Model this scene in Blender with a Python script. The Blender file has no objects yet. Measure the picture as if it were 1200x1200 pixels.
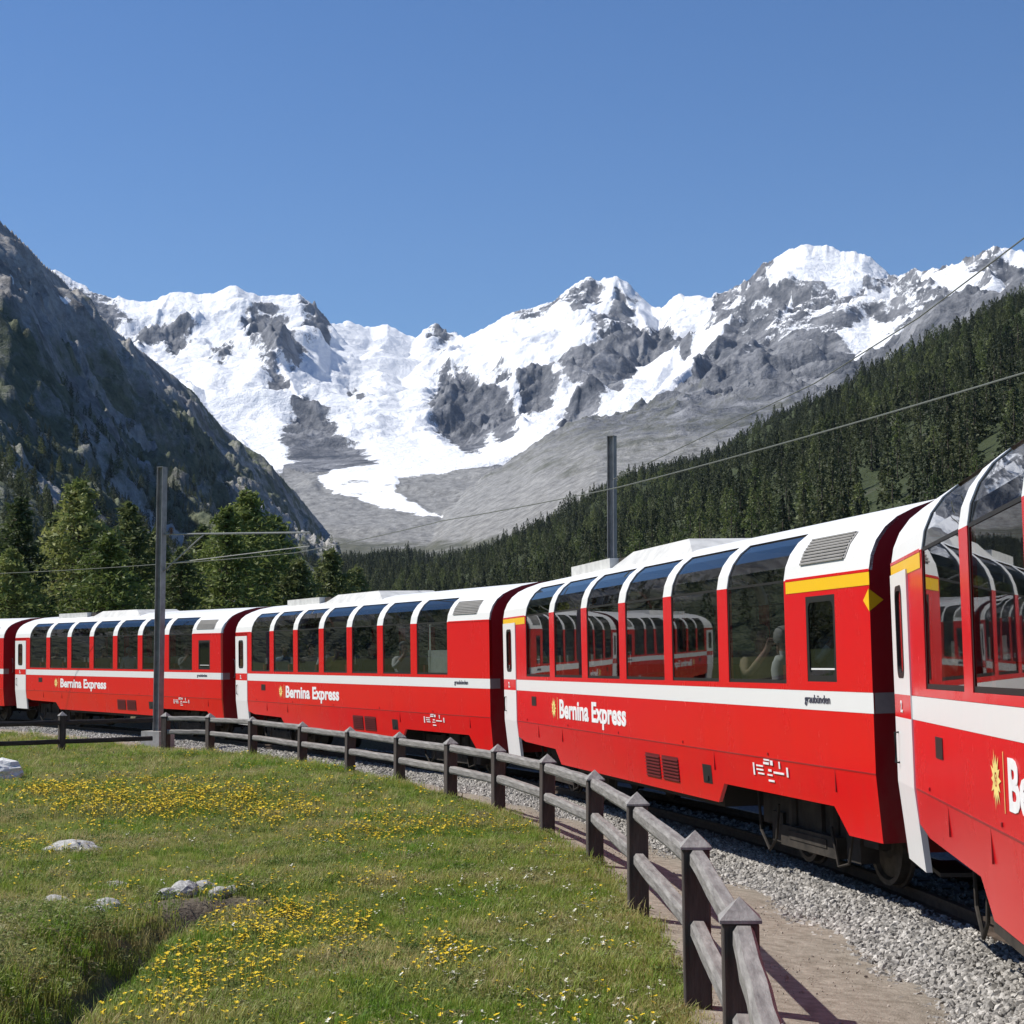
import bpy, bmesh, math, random
import numpy as np
from mathutils import Vector, Matrix, Euler

# ------------------------------------------------------------------ camera, sky, sun, exposure
F, PITCH, CZ = 2076.0, 0.08345, 1.94
scene = bpy.context.scene
col = scene.collection
cam_d = bpy.data.cameras.new('camera'); cam = bpy.data.objects.new('camera', cam_d); col.objects.link(cam)
cam_d.sensor_width = 36; cam_d.lens = 36 * F / 1200; cam_d.clip_start = 0.1; cam_d.clip_end = 40000
cam.location = (0, 0, CZ); cam.rotation_euler = (math.pi / 2 + PITCH, 0, 0)
scene.camera = cam

SUN = Vector((-0.95, 0.20, 0)).normalized() * math.cos(math.radians(50)) + Vector((0, 0, math.sin(math.radians(50))))
world = bpy.data.worlds.new('World'); scene.world = world; world.use_nodes = True
wn = world.node_tree.nodes; wl = world.node_tree.links
bg = wn['Background']; sky = wn.new('ShaderNodeTexSky'); sky.sky_type = 'NISHITA'; sky.sun_disc = False
sky.sun_elevation = math.radians(50); sky.sun_rotation = math.atan2(SUN.x, SUN.y)
sky.altitude = 1500; sky.air_density = 1.1; sky.dust_density = 0.5; sky.ozone_density = 4.0
hsv = wn.new('ShaderNodeHueSaturation'); hsv.inputs['Hue'].default_value = .506; hsv.inputs['Saturation'].default_value = 1.2; wl.new(sky.outputs[0], hsv.inputs['Color']); wl.new(hsv.outputs[0], bg.inputs[0]); bg.inputs[1].default_value = 0.086
sl = bpy.data.lights.new('sun', 'SUN'); sl.energy = 4.7; sl.angle = math.radians(0.53); sl.color = (1.0, 0.95, 0.87)
sun = bpy.data.objects.new('sun', sl); col.objects.link(sun); sun.rotation_euler = SUN.to_track_quat('Z', 'Y').to_euler()
sun.location = (-30, 5, 40)
scene.view_settings.view_transform = 'Standard'; scene.view_settings.look = 'None'
scene.view_settings.exposure = 0.45; scene.view_settings.gamma = 1.0; scene.view_settings.use_curve_mapping = False
scene.render.engine = 'CYCLES'
scene.cycles.max_bounces = 8; scene.cycles.transparent_max_bounces = 24; scene.cycles.volume_bounces = 0

rng = np.random.default_rng(7); random.seed(7)

# ------------------------------------------------------------------ projection helpers (pixels of the 1200 px photograph)
CP, SP = math.cos(PITCH), math.sin(PITCH)
def ray(px, py):
    a = (px - 600) / F; b = (600 - py) / F
    return a, CP - b * SP, SP + b * CP
def on_z(px, py, z):
    v = ray(px, py); t = (z - CZ) / v[2]; return Vector((v[0] * t, v[1] * t, z))
def at_y(px, py, Y):
    v = ray(px, py); t = Y / v[1]; return Vector((v[0] * t, Y, CZ + v[2] * t))
def z_of(py, Y):
    b = (600 - np.asarray(py, float)) / F; return CZ + (SP + b * CP) / (CP - b * SP) * np.asarray(Y, float)
def py_of(z, Y):
    Z = z - CZ; yc = Y * CP + Z * SP; zc = -Y * SP + Z * CP; return 600 - F * zc / yc

# ------------------------------------------------------------------ naming helpers
def tag(o, label=None, cat=None, group=None, kind=None):
    if label: o['label'] = label
    if cat: o['category'] = cat
    if group: o['group'] = group
    if kind: o['kind'] = kind
    return o
def empty(name, loc=(0, 0, 0), rz=0, parent=None):
    o = bpy.data.objects.new(name, None); col.objects.link(o); o.location = loc; o.rotation_euler = (0, 0, rz)
    o.empty_display_size = .2
    if parent: o.parent = parent
    return o
def link(name, me, mat=None, parent=None):
    o = bpy.data.objects.new(name, me); col.objects.link(o)
    if mat is not None and not me.materials: me.materials.append(mat)
    if parent: o.parent = parent
    return o

class MB:
    def __init__(s): s.v = []; s.f = []; s.m = []
    def face(s, pts, m=0):
        n = len(s.v); s.v += [tuple(p) for p in pts]; s.f.append(tuple(range(n, n + len(pts)))); s.m.append(m)
    def box(s, x0, x1, y0, y1, z0, z1, m=0):
        n = len(s.v)
        s.v += [(x0,y0,z0),(x1,y0,z0),(x1,y1,z0),(x0,y1,z0),(x0,y0,z1),(x1,y0,z1),(x1,y1,z1),(x0,y1,z1)]
        for f in ((0,3,2,1),(4,5,6,7),(0,1,5,4),(1,2,6,5),(2,3,7,6),(3,0,4,7)): s.f.append(tuple(n + i for i in f)); s.m.append(m)
    def bar(s, a, b, w, h, m=0, up=(0, 0, 1)):
        a = Vector(a); b = Vector(b); d = (b - a).normalized(); u = Vector(up)
        r = d.cross(u)
        if r.length < 1e-4: r = d.cross(Vector((1, 0, 0)))
        r.normalize(); u = r.cross(d).normalized(); n = len(s.v)
        for p in (a, b):
            for i, j in ((-1,-1),(1,-1),(1,1),(-1,1)): s.v.append(tuple(p + r * (i * w / 2) + u * (j * h / 2)))
        for f in ((0,1,2,3),(7,6,5,4),(0,4,5,1),(1,5,6,2),(2,6,7,3),(3,7,4,0)): s.f.append(tuple(n + i for i in f)); s.m.append(m)
    def tube(s, pts, r, seg=8, m=0, caps=True):
        pts = [Vector(p) for p in pts]; rs = r if isinstance(r, (list, tuple)) else [r] * len(pts); n0 = len(s.v)
        for i, p in enumerate(pts):
            d = (pts[min(i + 1, len(pts) - 1)] - pts[max(i - 1, 0)]).normalized()
            a = d.cross(Vector((0, 0, 1)))
            if a.length < 1e-3: a = d.cross(Vector((1, 0, 0)))
            a.normalize(); b = d.cross(a)
            for k in range(seg):
                t = 2 * math.pi * k / seg; s.v.append(tuple(p + (a * math.cos(t) + b * math.sin(t)) * rs[i]))
        for i in range(len(pts) - 1):
            for k in range(seg):
                k2 = (k + 1) % seg; s.f.append((n0+i*seg+k, n0+i*seg+k2, n0+(i+1)*seg+k2, n0+(i+1)*seg+k)); s.m.append(m)
        if caps:
            s.f.append(tuple(n0 + k for k in range(seg))); s.m.append(m)
            e = n0 + (len(pts) - 1) * seg; s.f.append(tuple(e + k for k in reversed(range(seg)))); s.m.append(m)
    def lathe(s, prof, axis='y', seg=24, c=(0, 0, 0), m=0):   # prof: (radius, along)
        n0 = len(s.v); c = Vector(c)
        for r, a in prof:
            for k in range(seg):
                t = 2 * math.pi * k / seg
                s.v.append(tuple(c + (Vector((r*math.cos(t), a, r*math.sin(t))) if axis == 'y' else Vector((r*math.cos(t), r*math.sin(t), a)))))
        for i in range(len(prof) - 1):
            for k in range(seg):
                k2 = (k + 1) % seg; s.f.append((n0+i*seg+k, n0+i*seg+k2, n0+(i+1)*seg+k2, n0+(i+1)*seg+k)); s.m.append(m)
    def mesh(s, name, mats=(), smooth=False):
        me = bpy.data.meshes.new(name); me.from_pydata(s.v, [], s.f)
        for m in mats: me.materials.append(m)
        if len(mats) > 1: me.polygons.foreach_set('material_index', np.array(s.m, dtype=np.int32))
        if smooth: me.polygons.foreach_set('use_smooth', np.ones(len(s.f), dtype=bool))
        me.update(); return me
    def build(s, name, mat, parent=None, smooth=False):
        mats = mat if isinstance(mat, (list, tuple)) else (mat,)
        return link(name, s.mesh(name, mats, smooth), None, parent)

def recalc(me):
    bm = bmesh.new(); bm.from_mesh(me); bmesh.ops.remove_doubles(bm, verts=bm.verts, dist=1e-5)
    bmesh.ops.recalc_face_normals(bm, faces=bm.faces); bm.to_mesh(me); bm.free()

# ------------------------------------------------------------------ materials
def nodes(name):
    m = bpy.data.materials.new(name); m.use_nodes = True; nt = m.node_tree; return m, nt, nt.nodes, nt.links, nt.nodes['Principled BSDF']
def ramp(n, pts):
    r = n.new('ShaderNodeValToRGB'); e = r.color_ramp.elements
    e[0].position, e[0].color = pts[0][0], (*pts[0][1], 1); e[1].position, e[1].color = pts[-1][0], (*pts[-1][1], 1)
    for p, c in pts[1:-1]: x = e.new(p); x.color = (*c, 1)
    return r
def noise_node(n, l, scale, detail=5, rough=.6, coord=None, lac=2.0):
    t = n.new('ShaderNodeTexNoise'); t.inputs['Scale'].default_value = scale; t.inputs['Detail'].default_value = detail
    t.inputs['Roughness'].default_value = rough
    if coord is not None: l.new(coord, t.inputs['Vector'])
    return t
def mat_noise(name, c1, c2, scale=5, rough=.6, detail=5, spec=.3, metal=0, bump=0, bscale=None, lo=.3, hi=.7, coord='Object', rand=0):
    m, nt, n, l, b = nodes(name)
    tc = n.new('ShaderNodeTexCoord'); t = noise_node(n, l, scale, detail, .62, tc.outputs[coord])
    r = ramp(n, [(lo, c1), (hi, c2)]); l.new(t.outputs['Fac'], r.inputs[0]); out = r.outputs[0]
    if rand:
        oi = n.new('ShaderNodeObjectInfo'); hs = n.new('ShaderNodeHueSaturation'); mr = n.new('ShaderNodeMapRange')
        mr.inputs['To Min'].default_value = 1 - rand; mr.inputs['To Max'].default_value = 1 + rand
        l.new(oi.outputs['Random'], mr.inputs['Value']); l.new(mr.outputs[0], hs.inputs['Value']); l.new(out, hs.inputs['Color']); out = hs.outputs[0]
    l.new(out, b.inputs['Base Color']); b.inputs['Roughness'].default_value = rough; b.inputs['Metallic'].default_value = metal
    b.inputs['Specular IOR Level'].default_value = spec
    if bump:
        t2 = noise_node(n, l, bscale or scale * 4, 6, .65, tc.outputs[coord]); bp = n.new('ShaderNodeBump'); bp.inputs['Strength'].default_value = bump
        bp.inputs['Distance'].default_value = .02; l.new(t2.outputs['Fac'], bp.inputs['Height']); l.new(bp.outputs[0], b.inputs['Normal'])
    return m

def paint(name, c, dirt=.12, rough=.16, dirtc=(.16, .1, .08)):
    m, nt, n, l, b = nodes(name)
    tc = n.new('ShaderNodeTexCoord'); mp = n.new('ShaderNodeMapping'); mp.inputs['Scale'].default_value = (1.2, 1.2, .5); l.new(tc.outputs['Object'], mp.inputs[0])
    t = noise_node(n, l, 2.2, 8, .68, mp.outputs[0]); t2 = noise_node(n, l, 14, 4, .6, tc.outputs['Object'])
    sx = n.new('ShaderNodeSeparateXYZ'); l.new(tc.outputs['Object'], sx.inputs[0])
    mr = n.new('ShaderNodeMapRange'); mr.inputs['From Min'].default_value = 1.5; mr.inputs['From Max'].default_value = .4; mr.inputs['To Min'].default_value = .25; mr.inputs['To Max'].default_value = 1.0
    l.new(sx.outputs['Z'], mr.inputs['Value'])
    r = ramp(n, [(.42, (0, 0, 0)), (.78, (1, 1, 1))]); l.new(t.outputs['Fac'], r.inputs[0])
    mu = n.new('ShaderNodeMath'); mu.operation = 'MULTIPLY'; l.new(r.outputs[0], mu.inputs[0]); l.new(mr.outputs[0], mu.inputs[1])
    m2 = n.new('ShaderNodeMath'); m2.operation = 'MULTIPLY'; l.new(mu.outputs[0], m2.inputs[0]); m2.inputs[1].default_value = dirt * 3
    mx = n.new('ShaderNodeMixRGB'); mx.inputs[1].default_value = (*c, 1); mx.inputs[2].default_value = (*dirtc, 1); l.new(m2.outputs[0], mx.inputs[0])
    l.new(mx.outputs[0], b.inputs['Base Color'])
    ra = n.new('ShaderNodeMapRange'); ra.inputs['To Min'].default_value = rough; ra.inputs['To Max'].default_value = rough + .22; l.new(t.outputs['Fac'], ra.inputs['Value'])
    l.new(ra.outputs[0], b.inputs['Roughness']); b.inputs['Specular IOR Level'].default_value = .5
    bp = n.new('ShaderNodeBump'); bp.inputs['Strength'].default_value = .06; bp.inputs['Distance'].default_value = .02
    t3 = noise_node(n, l, 1.3, 2, .5, tc.outputs['Object']); l.new(t3.outputs['Fac'], bp.inputs['Height']); l.new(bp.outputs[0], b.inputs['Normal'])
    return m
def glass(name, tint, refl=1.55):
    m, nt, n, l, b = nodes(name); n.remove(b); out = n['Material Output']
    tr = n.new('ShaderNodeBsdfTransparent'); tr.inputs[0].default_value = (*tint, 1)
    gl = n.new('ShaderNodeBsdfGlossy'); gl.inputs['Roughness'].default_value = .01; gl.inputs[0].default_value = (1, 1, 1, 1)
    tc = n.new('ShaderNodeTexCoord'); t = noise_node(n, l, .9, 1, .5, tc.outputs['Object']); bp = n.new('ShaderNodeBump')
    bp.inputs['Strength'].default_value = .02; bp.inputs['Distance'].default_value = .05; l.new(t.outputs['Fac'], bp.inputs['Height']); l.new(bp.outputs[0], gl.inputs['Normal'])
    fr = n.new('ShaderNodeFresnel'); ge = n.new('ShaderNodeNewGeometry'); mr = n.new('ShaderNodeMapRange'); mr.inputs['To Min'].default_value = refl; mr.inputs['To Max'].default_value = 1 / refl; l.new(ge.outputs['Backfacing'], mr.inputs['Value']); l.new(mr.outputs[0], fr.inputs[0])
    mx = n.new('ShaderNodeMixShader'); l.new(fr.outputs[0], mx.inputs[0]); l.new(tr.outputs[0], mx.inputs[1]); l.new(gl.outputs[0], mx.inputs[2]); l.new(mx.outputs[0], out.inputs[0])
    return m
def plain(name, c, rough=.5, metal=0, spec=.4):
    return mat_noise(name, tuple(x * .85 for x in c), tuple(min(1, x * 1.1) for x in c), 9, rough, 4, spec, metal)

M = {}
M['red'] = paint('train_red', (.66, .002, .008), .09, .14, (.24, .05, .04))
M['shade_red'] = paint('shaded_end_red', (.30, .008, .014), .25, .25)  # shade of the end walls put into a darker red; panel joints share it
M['white'] = paint('train_white', (.74, .74, .73), .08, .25, (.35, .32, .28))
M['yellow'] = paint('train_yellow', (.85, .50, .01), .06, .25)
M['glass'] = glass('window_glass', (.40, .42, .425), 1.45)
M['clear'] = glass('door_glass', (.22, .24, .25), 1.6)
M['gasket'] = plain('gasket_rubber', (.015, .015, .016), .5)
M['black'] = plain('underframe_black', (.028, .026, .025), .75)
M['bogie'] = mat_noise('bogie_shade_dark', (.016, .014, .012), (.05, .042, .034), 6, .85)  # near-black tone carries the shade under the carriages
M['steel'] = mat_noise('wheel_steel', (.04, .034, .028), (.11, .095, .08), 8, .6, metal=.3)  # wheels darkened as well, underbody shade put into the steel colour
M['louvre'] = plain('louvre_dark_red', (.13, .012, .015), .5)
M['grille'] = plain('vent_grille', (.28, .27, .26), .6)
M['cream'] = plain('toilet_panel', (.62, .66, .58), .5)
M['letter'] = plain('white_lettering', (.8, .8, .8), .45)
M['letter_dark'] = plain('dark_lettering', (.06, .06, .09), .5)
M['letter_gold'] = plain('gold_emblem', (.82, .66, .22), .45)
M['seat'] = mat_noise('seat_fabric', (.20, .03, .03), (.30, .07, .05), 25, .9)
M['seat_grey'] = plain('seat_shell', (.35, .34, .33), .7)
M['floor_int'] = plain('interior_floor', (.10, .10, .11), .7)
M['bellows'] = plain('bellows_rubber', (.02, .02, .022), .8)
M['roof_grey'] = mat_noise('roof_unit_grey', (.42, .42, .41), (.6, .6, .58), 5, .6)

# ------------------------------------------------------------------ numpy noise
def _hash(ix, iy, seed):
    h = (ix.astype(np.int64) * 374761393 + iy.astype(np.int64) * 668265263 + seed * 974634541) & 0x7fffffff
    h = ((h ^ (h >> 13)) * 1274126177) & 0x7fffffff
    return ((h ^ (h >> 16)) & 0xffff) / 65535.0
def perlin(x, y, seed=0):
    x = np.asarray(x, float); y = np.asarray(y, float)
    ix = np.floor(x); iy = np.floor(y); fx = x - ix; fy = y - iy
    u = fx * fx * fx * (fx * (fx * 6 - 15) + 10); v = fy * fy * fy * (fy * (fy * 6 - 15) + 10)
    def g(dx, dy):
        a = _hash(ix + dx, iy + dy, seed) * 2 * np.pi; return np.cos(a) * (fx - dx) + np.sin(a) * (fy - dy)
    a = g(0, 0); b = g(1, 0); c = g(0, 1); d = g(1, 1)
    return (a + (b - a) * u + (c - a) * v + (a - b - c + d) * u * v) * 1.5
def fbm(x, y, seed=0, octs=5, gain=.5):
    s = 0; a = 1; t = 0
    for o in range(octs): s = s + a * perlin(x * 2**o, y * 2**o, seed + o); t += a; a *= gain
    return s / t
def ridged(x, y, seed=0, octs=6, gain=.55):
    s = 0; a = 1; t = 0; w = 1
    for o in range(octs):
        r = 1 - np.abs(perlin(x * 2.05**o, y * 2.05**o, seed + o)) * 1.6; r = np.clip(r, 0, 1)**2
        s = s + a * r * w; w = np.clip(r * 1.6, 0.15, 1); t += a; a *= gain
    return s / t
def smooth(a, b, x): t = np.clip((x - a) / (b - a), 0, 1); return t * t * (3 - 2 * t)

def poly_sd(px, py, poly):      # signed distance, positive inside (in photograph pixels)
    d = np.full(px.shape, 1e9); ins = np.zeros(px.shape, bool); n = len(poly)
    for i in range(n):
        x0, y0 = poly[i]; x1, y1 = poly[(i + 1) % n]
        ex, ey = x1 - x0, y1 - y0; t = np.clip(((px - x0) * ex + (py - y0) * ey) / (ex * ex + ey * ey + 1e-9), 0, 1)
        d = np.minimum(d, (px - x0 - t * ex)**2 + (py - y0 - t * ey)**2)
        c = ((y0 > py) != (y1 > py)) & (px < (x1 - x0) * (py - y0) / (y1 - y0 + 1e-12) + x0); ins ^= c
    d = np.sqrt(d); return np.where(ins, d, -d)

def grid_mesh(name, X, Y, Z, attrs, mat, smooth_sh=True):
    nr, nc = X.shape; me = bpy.data.meshes.new(name)
    co = np.stack([X, Y, Z], -1).reshape(-1, 3).astype(np.float32)
    i = np.arange(nr * nc).reshape(nr, nc)
    q = np.stack([i[:-1, :-1], i[:-1, 1:], i[1:, 1:], i[1:, :-1]], -1).reshape(-1, 4)
    me.vertices.add(len(co)); me.vertices.foreach_set('co', co.ravel())
    me.loops.add(q.size); me.loops.foreach_set('vertex_index', q.ravel().astype(np.int32))
    me.polygons.add(len(q)); me.polygons.foreach_set('loop_start', np.arange(0, q.size, 4, dtype=np.int32))
    if smooth_sh: me.polygons.foreach_set('use_smooth', np.ones(len(q), dtype=bool))
    for k, v in attrs.items():
        a = me.attributes.new(k, 'FLOAT', 'POINT'); a.data.foreach_set('value', v.ravel().astype(np.float32))
    me.update(calc_edges=True); me.materials.append(mat)
    return link(name, me)
def interp_pts(pts, c): a = np.array(sorted(pts), float); return np.interp(c, a[:, 0], a[:, 1]), np.interp(c, a[:, 0], a[:, 2])
def sheet(cpx, Y, foot, crest, g, back=.7, jag=0, seed=0):
    fy, fY = interp_pts(foot, cpx); cy, cY = interp_pts(crest, cpx)
    zf = z_of(fy, fY); zc = z_of(cy, cY); u = (Y - fY) / (cY - fY)
    uc = np.clip(u, 0, 1); z = zf + (zc - zf) * uc**g
    if jag: z = z + jag * cY / F * fbm(cpx / 17.0, cpx * 0 + seed, seed, 4, .6) * smooth(.86, 1, u)
    z = np.where(u < 0, zf - .8 * (fY - Y), z); z = np.where(u > 1, zc - back * (Y - cY), z)
    return z, u
def spur(X, Y, pts, k):           # pts: (px,py,Y): a ridge line with side slopes k
    P = [at_y(*p) for p in pts]; z = np.full(X.shape, -1e9)
    for a, b in zip(P[:-1], P[1:]):
        ex, ey = b.x - a.x, b.y - a.y; t = np.clip(((X - a.x) * ex + (Y - a.y) * ey) / (ex * ex + ey * ey), 0, 1)
        d = np.hypot(X - a.x - t * ex, Y - a.y - t * ey); z = np.maximum(z, a.z + (b.z - a.z) * t - k * d)
    return z

# ------------------------------------------------------------------ mountain materials
def attr(n, name): a = n.new('ShaderNodeAttribute'); a.attribute_name = name; return a.outputs['Fac']
def mountain_mat(name, rock1, rock2, snow=True, veg=((.05, .065, .03), (.10, .11, .05)), scree=((.20, .19, .175), (.34, .33, .31)), ws=1.0):
    m, nt, n, l, b = nodes(name)
    geo = n.new('ShaderNodeNewGeometry'); pos = geo.outputs['Position']
    t = noise_node(n, l, .009 * ws, 7, .75, pos); r = ramp(n, [(.36, rock1), (.5, tuple((x + y) / 2.2 for x, y in zip(rock1, rock2))), (.64, rock2)]); l.new(t.outputs['Fac'], r.inputs[0])
    mpz = n.new('ShaderNodeMapping'); mpz.inputs['Scale'].default_value = (1, .6, .6); mpz.inputs['Rotation'].default_value = (.35, .3, 0); l.new(pos, mpz.inputs[0])
    ts = noise_node(n, l, .06 * ws, 5, .8, mpz.outputs[0]); rs = ramp(n, [(.3, scree[0]), (.7, scree[1])]); l.new(ts.outputs['Fac'], rs.inputs[0])
    tv = noise_node(n, l, .03 * ws, 4, .7, pos); rv = ramp(n, [(.3, veg[0]), (.7, veg[1])]); l.new(tv.outputs['Fac'], rv.inputs[0])
    tm = noise_node(n, l, .014 * ws, 8, .78, mpz.outputs[0])
    def mask(a, gain, amp):
        x = n.new('ShaderNodeMath'); x.operation = 'MULTIPLY_ADD'; l.new(tm.outputs['Fac'], x.inputs[0]); x.inputs[1].default_value = amp; l.new(a, x.inputs[2])
        y = n.new('ShaderNodeMapRange'); y.inputs['From Min'].default_value = .5 + amp * .5 - gain; y.inputs['From Max'].default_value = .5 + amp * .5 + gain; l.new(x.outputs[0], y.inputs['Value']); return y.outputs[0]
    def mix(f, a, c): x = n.new('ShaderNodeMixRGB'); l.new(f, x.inputs[0]); l.new(a, x.inputs[1]); l.new(c, x.inputs[2]); return x.outputs[0]
    c = mix(mask(attr(n, 'scree'), .18, 1.6), r.outputs[0], rs.outputs[0])
    c = mix(mask(attr(n, 'veg'), .15, 1.8), c, rv.outputs[0])
    if snow:
        sn = n.new('ShaderNodeRGB'); sn.outputs[0].default_value = (.82, .84, .87, 1)
        c = mix(mask(attr(n, 'snow'), .06, 1.9), c, sn.outputs[0])
    l.new(c, b.inputs['Base Color']); b.inputs['Roughness'].default_value = .85; b.inputs['Specular IOR Level'].default_value = .15
    bp = n.new('ShaderNodeBump'); bp.inputs['Distance'].default_value = 22 / ws
    bs = n.new('ShaderNodeMapRange'); bs.inputs['From Min'].default_value = .55; bs.inputs['From Max'].default_value = .95; bs.inputs['To Min'].default_value = 1.0; bs.inputs['To Max'].default_value = .3 if snow and ws == 1.0 else 1.0; l.new(attr(n, 'scree'), bs.inputs['Value']); l.new(bs.outputs[0], bp.inputs['Strength'])
    tb = noise_node(n, l, .016 * ws, 6, .72, pos); l.new(tb.outputs['Fac'], bp.inputs['Height']); l.new(bp.outputs[0], b.inputs['Normal'])
    return m
M['alps'] = mountain_mat('alpine_rock_snow', (.045, .052, .066), (.27, .275, .29), scree=((.085, .085, .085), (.33, .33, .32)), veg=((.055, .06, .045), (.12, .122, .095)))  # dark bluish first rock tone paints in the shaded rock faces
M['hill_left'] = mountain_mat('scrub_rock', (.11, .108, .108), (.40, .39, .375), snow=True, veg=((.045, .06, .036), (.15, .165, .10)), scree=((.22, .215, .205), (.56, .545, .52)), ws=3.2)
M['hill_right'] = mountain_mat('forest_floor', (.05, .05, .045), (.13, .12, .11), snow=False, veg=((.025, .035, .015), (.055, .07, .03)), ws=4)

def columns(lo, hi, step, ext_lo, ext_hi, ext=24):
    a = np.arange(lo, hi + .1, step); parts = [a]
    if ext_lo < lo: parts.insert(0, np.linspace(ext_lo, lo, ext, endpoint=False))
    if ext_hi > hi: parts.append(np.linspace(hi, ext_hi, ext + 1)[1:])
    return np.concatenate(parts)

# ------------------------------------------------------------------ snow range (1.5 to 10.5 km)
def build_alps():
    cpx = columns(30, 1230, 1.45, -900, 2100, 60)
    rows = np.concatenate([np.linspace(1500, 3600, 60, endpoint=False), np.linspace(3600, 9200, 380, endpoint=False), np.linspace(9200, 11000, 20)])
    C, Y = np.meshgrid(cpx, rows); X = (C - 600) / F * Y * CP / 1.0
    # column pixel at horizon level; good to a fraction of a pixel for these elevations
    val, _ = sheet(C, Y, [(-900,772,1400),(350,700,1500),(1200,700,1500),(2100,700,1500)], [(-900,560,4600),(300,552,4700),(370,548,4600),(480,548,4500),(560,553,4300),(640,560,4100),(760,600,3500),(2100,600,3500)], 1.35, back=0)
    crest = [(-900,230,9500),(-200,300,9300),(55,317,9300),(90,333,9300),(120,347,9200),(165,354,9000),(185,346,9000),(200,341,9000),(232,345,9000),(255,340,8900),(272,336,8900),(298,347,8900),(345,346,8900),(368,362,8900),(384,381,9000),(405,376,9400),(432,384,9500),(452,380,9500),(485,396,9600),(497,384,9700),(512,378,9700),(528,388,9500),(545,393,9000),(600,366,8600),(645,351,8500),(668,335,8400),(690,321,8400),(706,326,8400),(722,320,8300),(740,331,8300),(765,357,8200),(778,358,8000),(800,341,7900),(838,348,7700),(858,346,7500),(880,325,7200),(902,304,7000),(925,291,6900),(950,283,6800),(985,288,6800),(1020,294,6700),(1048,318,6600),(1070,322,6300),(1090,318,6000),(1130,306,5700),(1160,292,5500),(1178,284,5400),(1200,291,5400),(1300,260,5200),(1600,240,5000),(2100,300,5000)]
    foot = [(-900,600,4600),(200,575,4700),(360,552,4700),(440,546,4600),(540,546,4400),(600,535,4400),(680,520,4500),(800,500,4600),(950,470,4400),(1200,420,4000),(2100,420,4000)]
    _, u0 = sheet(C, Y, foot, crest, 1.15); wf = smooth(1.0, .72, u0)
    C1 = C + wf * (85 * fbm(X / 1500, Y / 1500, 15, 4) + 26 * fbm(X / 420, Y / 420, 16, 3))
    s1, u1 = sheet(C1, Y, foot, crest, 1.15); s1 = s1 + 5 * 8500 / F * fbm(C / 17.0, C * 0 + 3, 3, 4, .6) * smooth(.9, 1, u0) * (u0 < 1.3); u1 = u0
    c3 = [(480,640,3000),(540,578,3500),(570,555,3700),(600,536,3900),(640,508,4050),(690,480,4300),(725,470,4450),(760,455,4600),(800,438,4800),(850,425,5000),(900,415,5000),(960,408,4900),(1010,410,4700),(1050,395,4500),(1110,365,4300),(1200,325,4000),(1500,250,3700),(2100,250,3700)]
    f3 = [(480,700,1700),(540,660,2200),(600,640,2100),(700,640,1600),(2100,640,1500)]
    s3, u3 = sheet(C, Y, f3, c3, 1.0, back=.55, jag=6, seed=9)
    s3 = np.where(C < 480, -1e6, s3)
    Z = np.maximum.reduce([val, s1, s3])
    sp = [([(278,338,8900),(300,375,8000),(318,405,7400),(345,450,6700),(392,503,5800),(440,545,4900)], .85),
          ([(200,342,9000),(178,372,8300),(160,400,7700),(220,450,6400),(300,535,5200)], .7),
          ([(350,347,8900),(372,372,8400),(352,400,7900)], .9),
          ([(545,394,9000),(524,415,7900),(535,432,7400),(552,470,6400),(556,528,5350)], .95),
          ([(600,366,8600),(590,425,7000),(612,470,6200),(582,512,5500)], .9),
          ([(690,322,8400),(650,400,7200),(632,440,6700),(615,482,6000)], .9),
          ([(722,321,8300),(745,350,7800),(770,385,7100),(735,420,6300),(690,455,5700),(655,490,5200)], .8),
          ([(838,348,7700),(800,400,6500),(770,440,5700)], .8),
          ([(902,305,7000),(860,365,6200),(830,420,5500),(770,452,4900)], .75),
          ([(950,283,6800),(935,335,6200),(900,385,5600),(850,425,5100)], .75),
          ([(1020,295,6700),(1000,350,6100),(985,390,5500),(960,412,5000)], .75),
          ([(1178,285,5400),(1120,340,5000),(1070,360,4800),(1050,395,4500)], .7),
          ([(510,378,9700),(516,392,9200)], .9)]
    for p, k in sp: Z = np.maximum(Z, spur(X, Y, p, k))
    up = Z - val; high = smooth(20, 400, up)
    wx = X + 260 * fbm(X / 900, Y / 900, 21, 3); wy = Y + 260 * fbm(X / 900 + 7, Y / 900, 22, 3)
    rg = ridged(wx / 1050, wy / 1050, 31, 7); rg2 = ridged(wx / 330, wy / 330, 41, 5)
    near_crest = np.exp(-np.abs(u1 - 1) * 14); damp = 1 - .75 * near_crest
    P0 = py_of(Z, Y)
    # surface kinds, given as places on the massif
    Cw = C + 9 * fbm(X / 150, Y / 150, 51, 5, .6) * (6500 / 6500); Pw = P0 + 8 * fbm(X / 150 + 9, Y / 150, 52, 5, .6)
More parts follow.
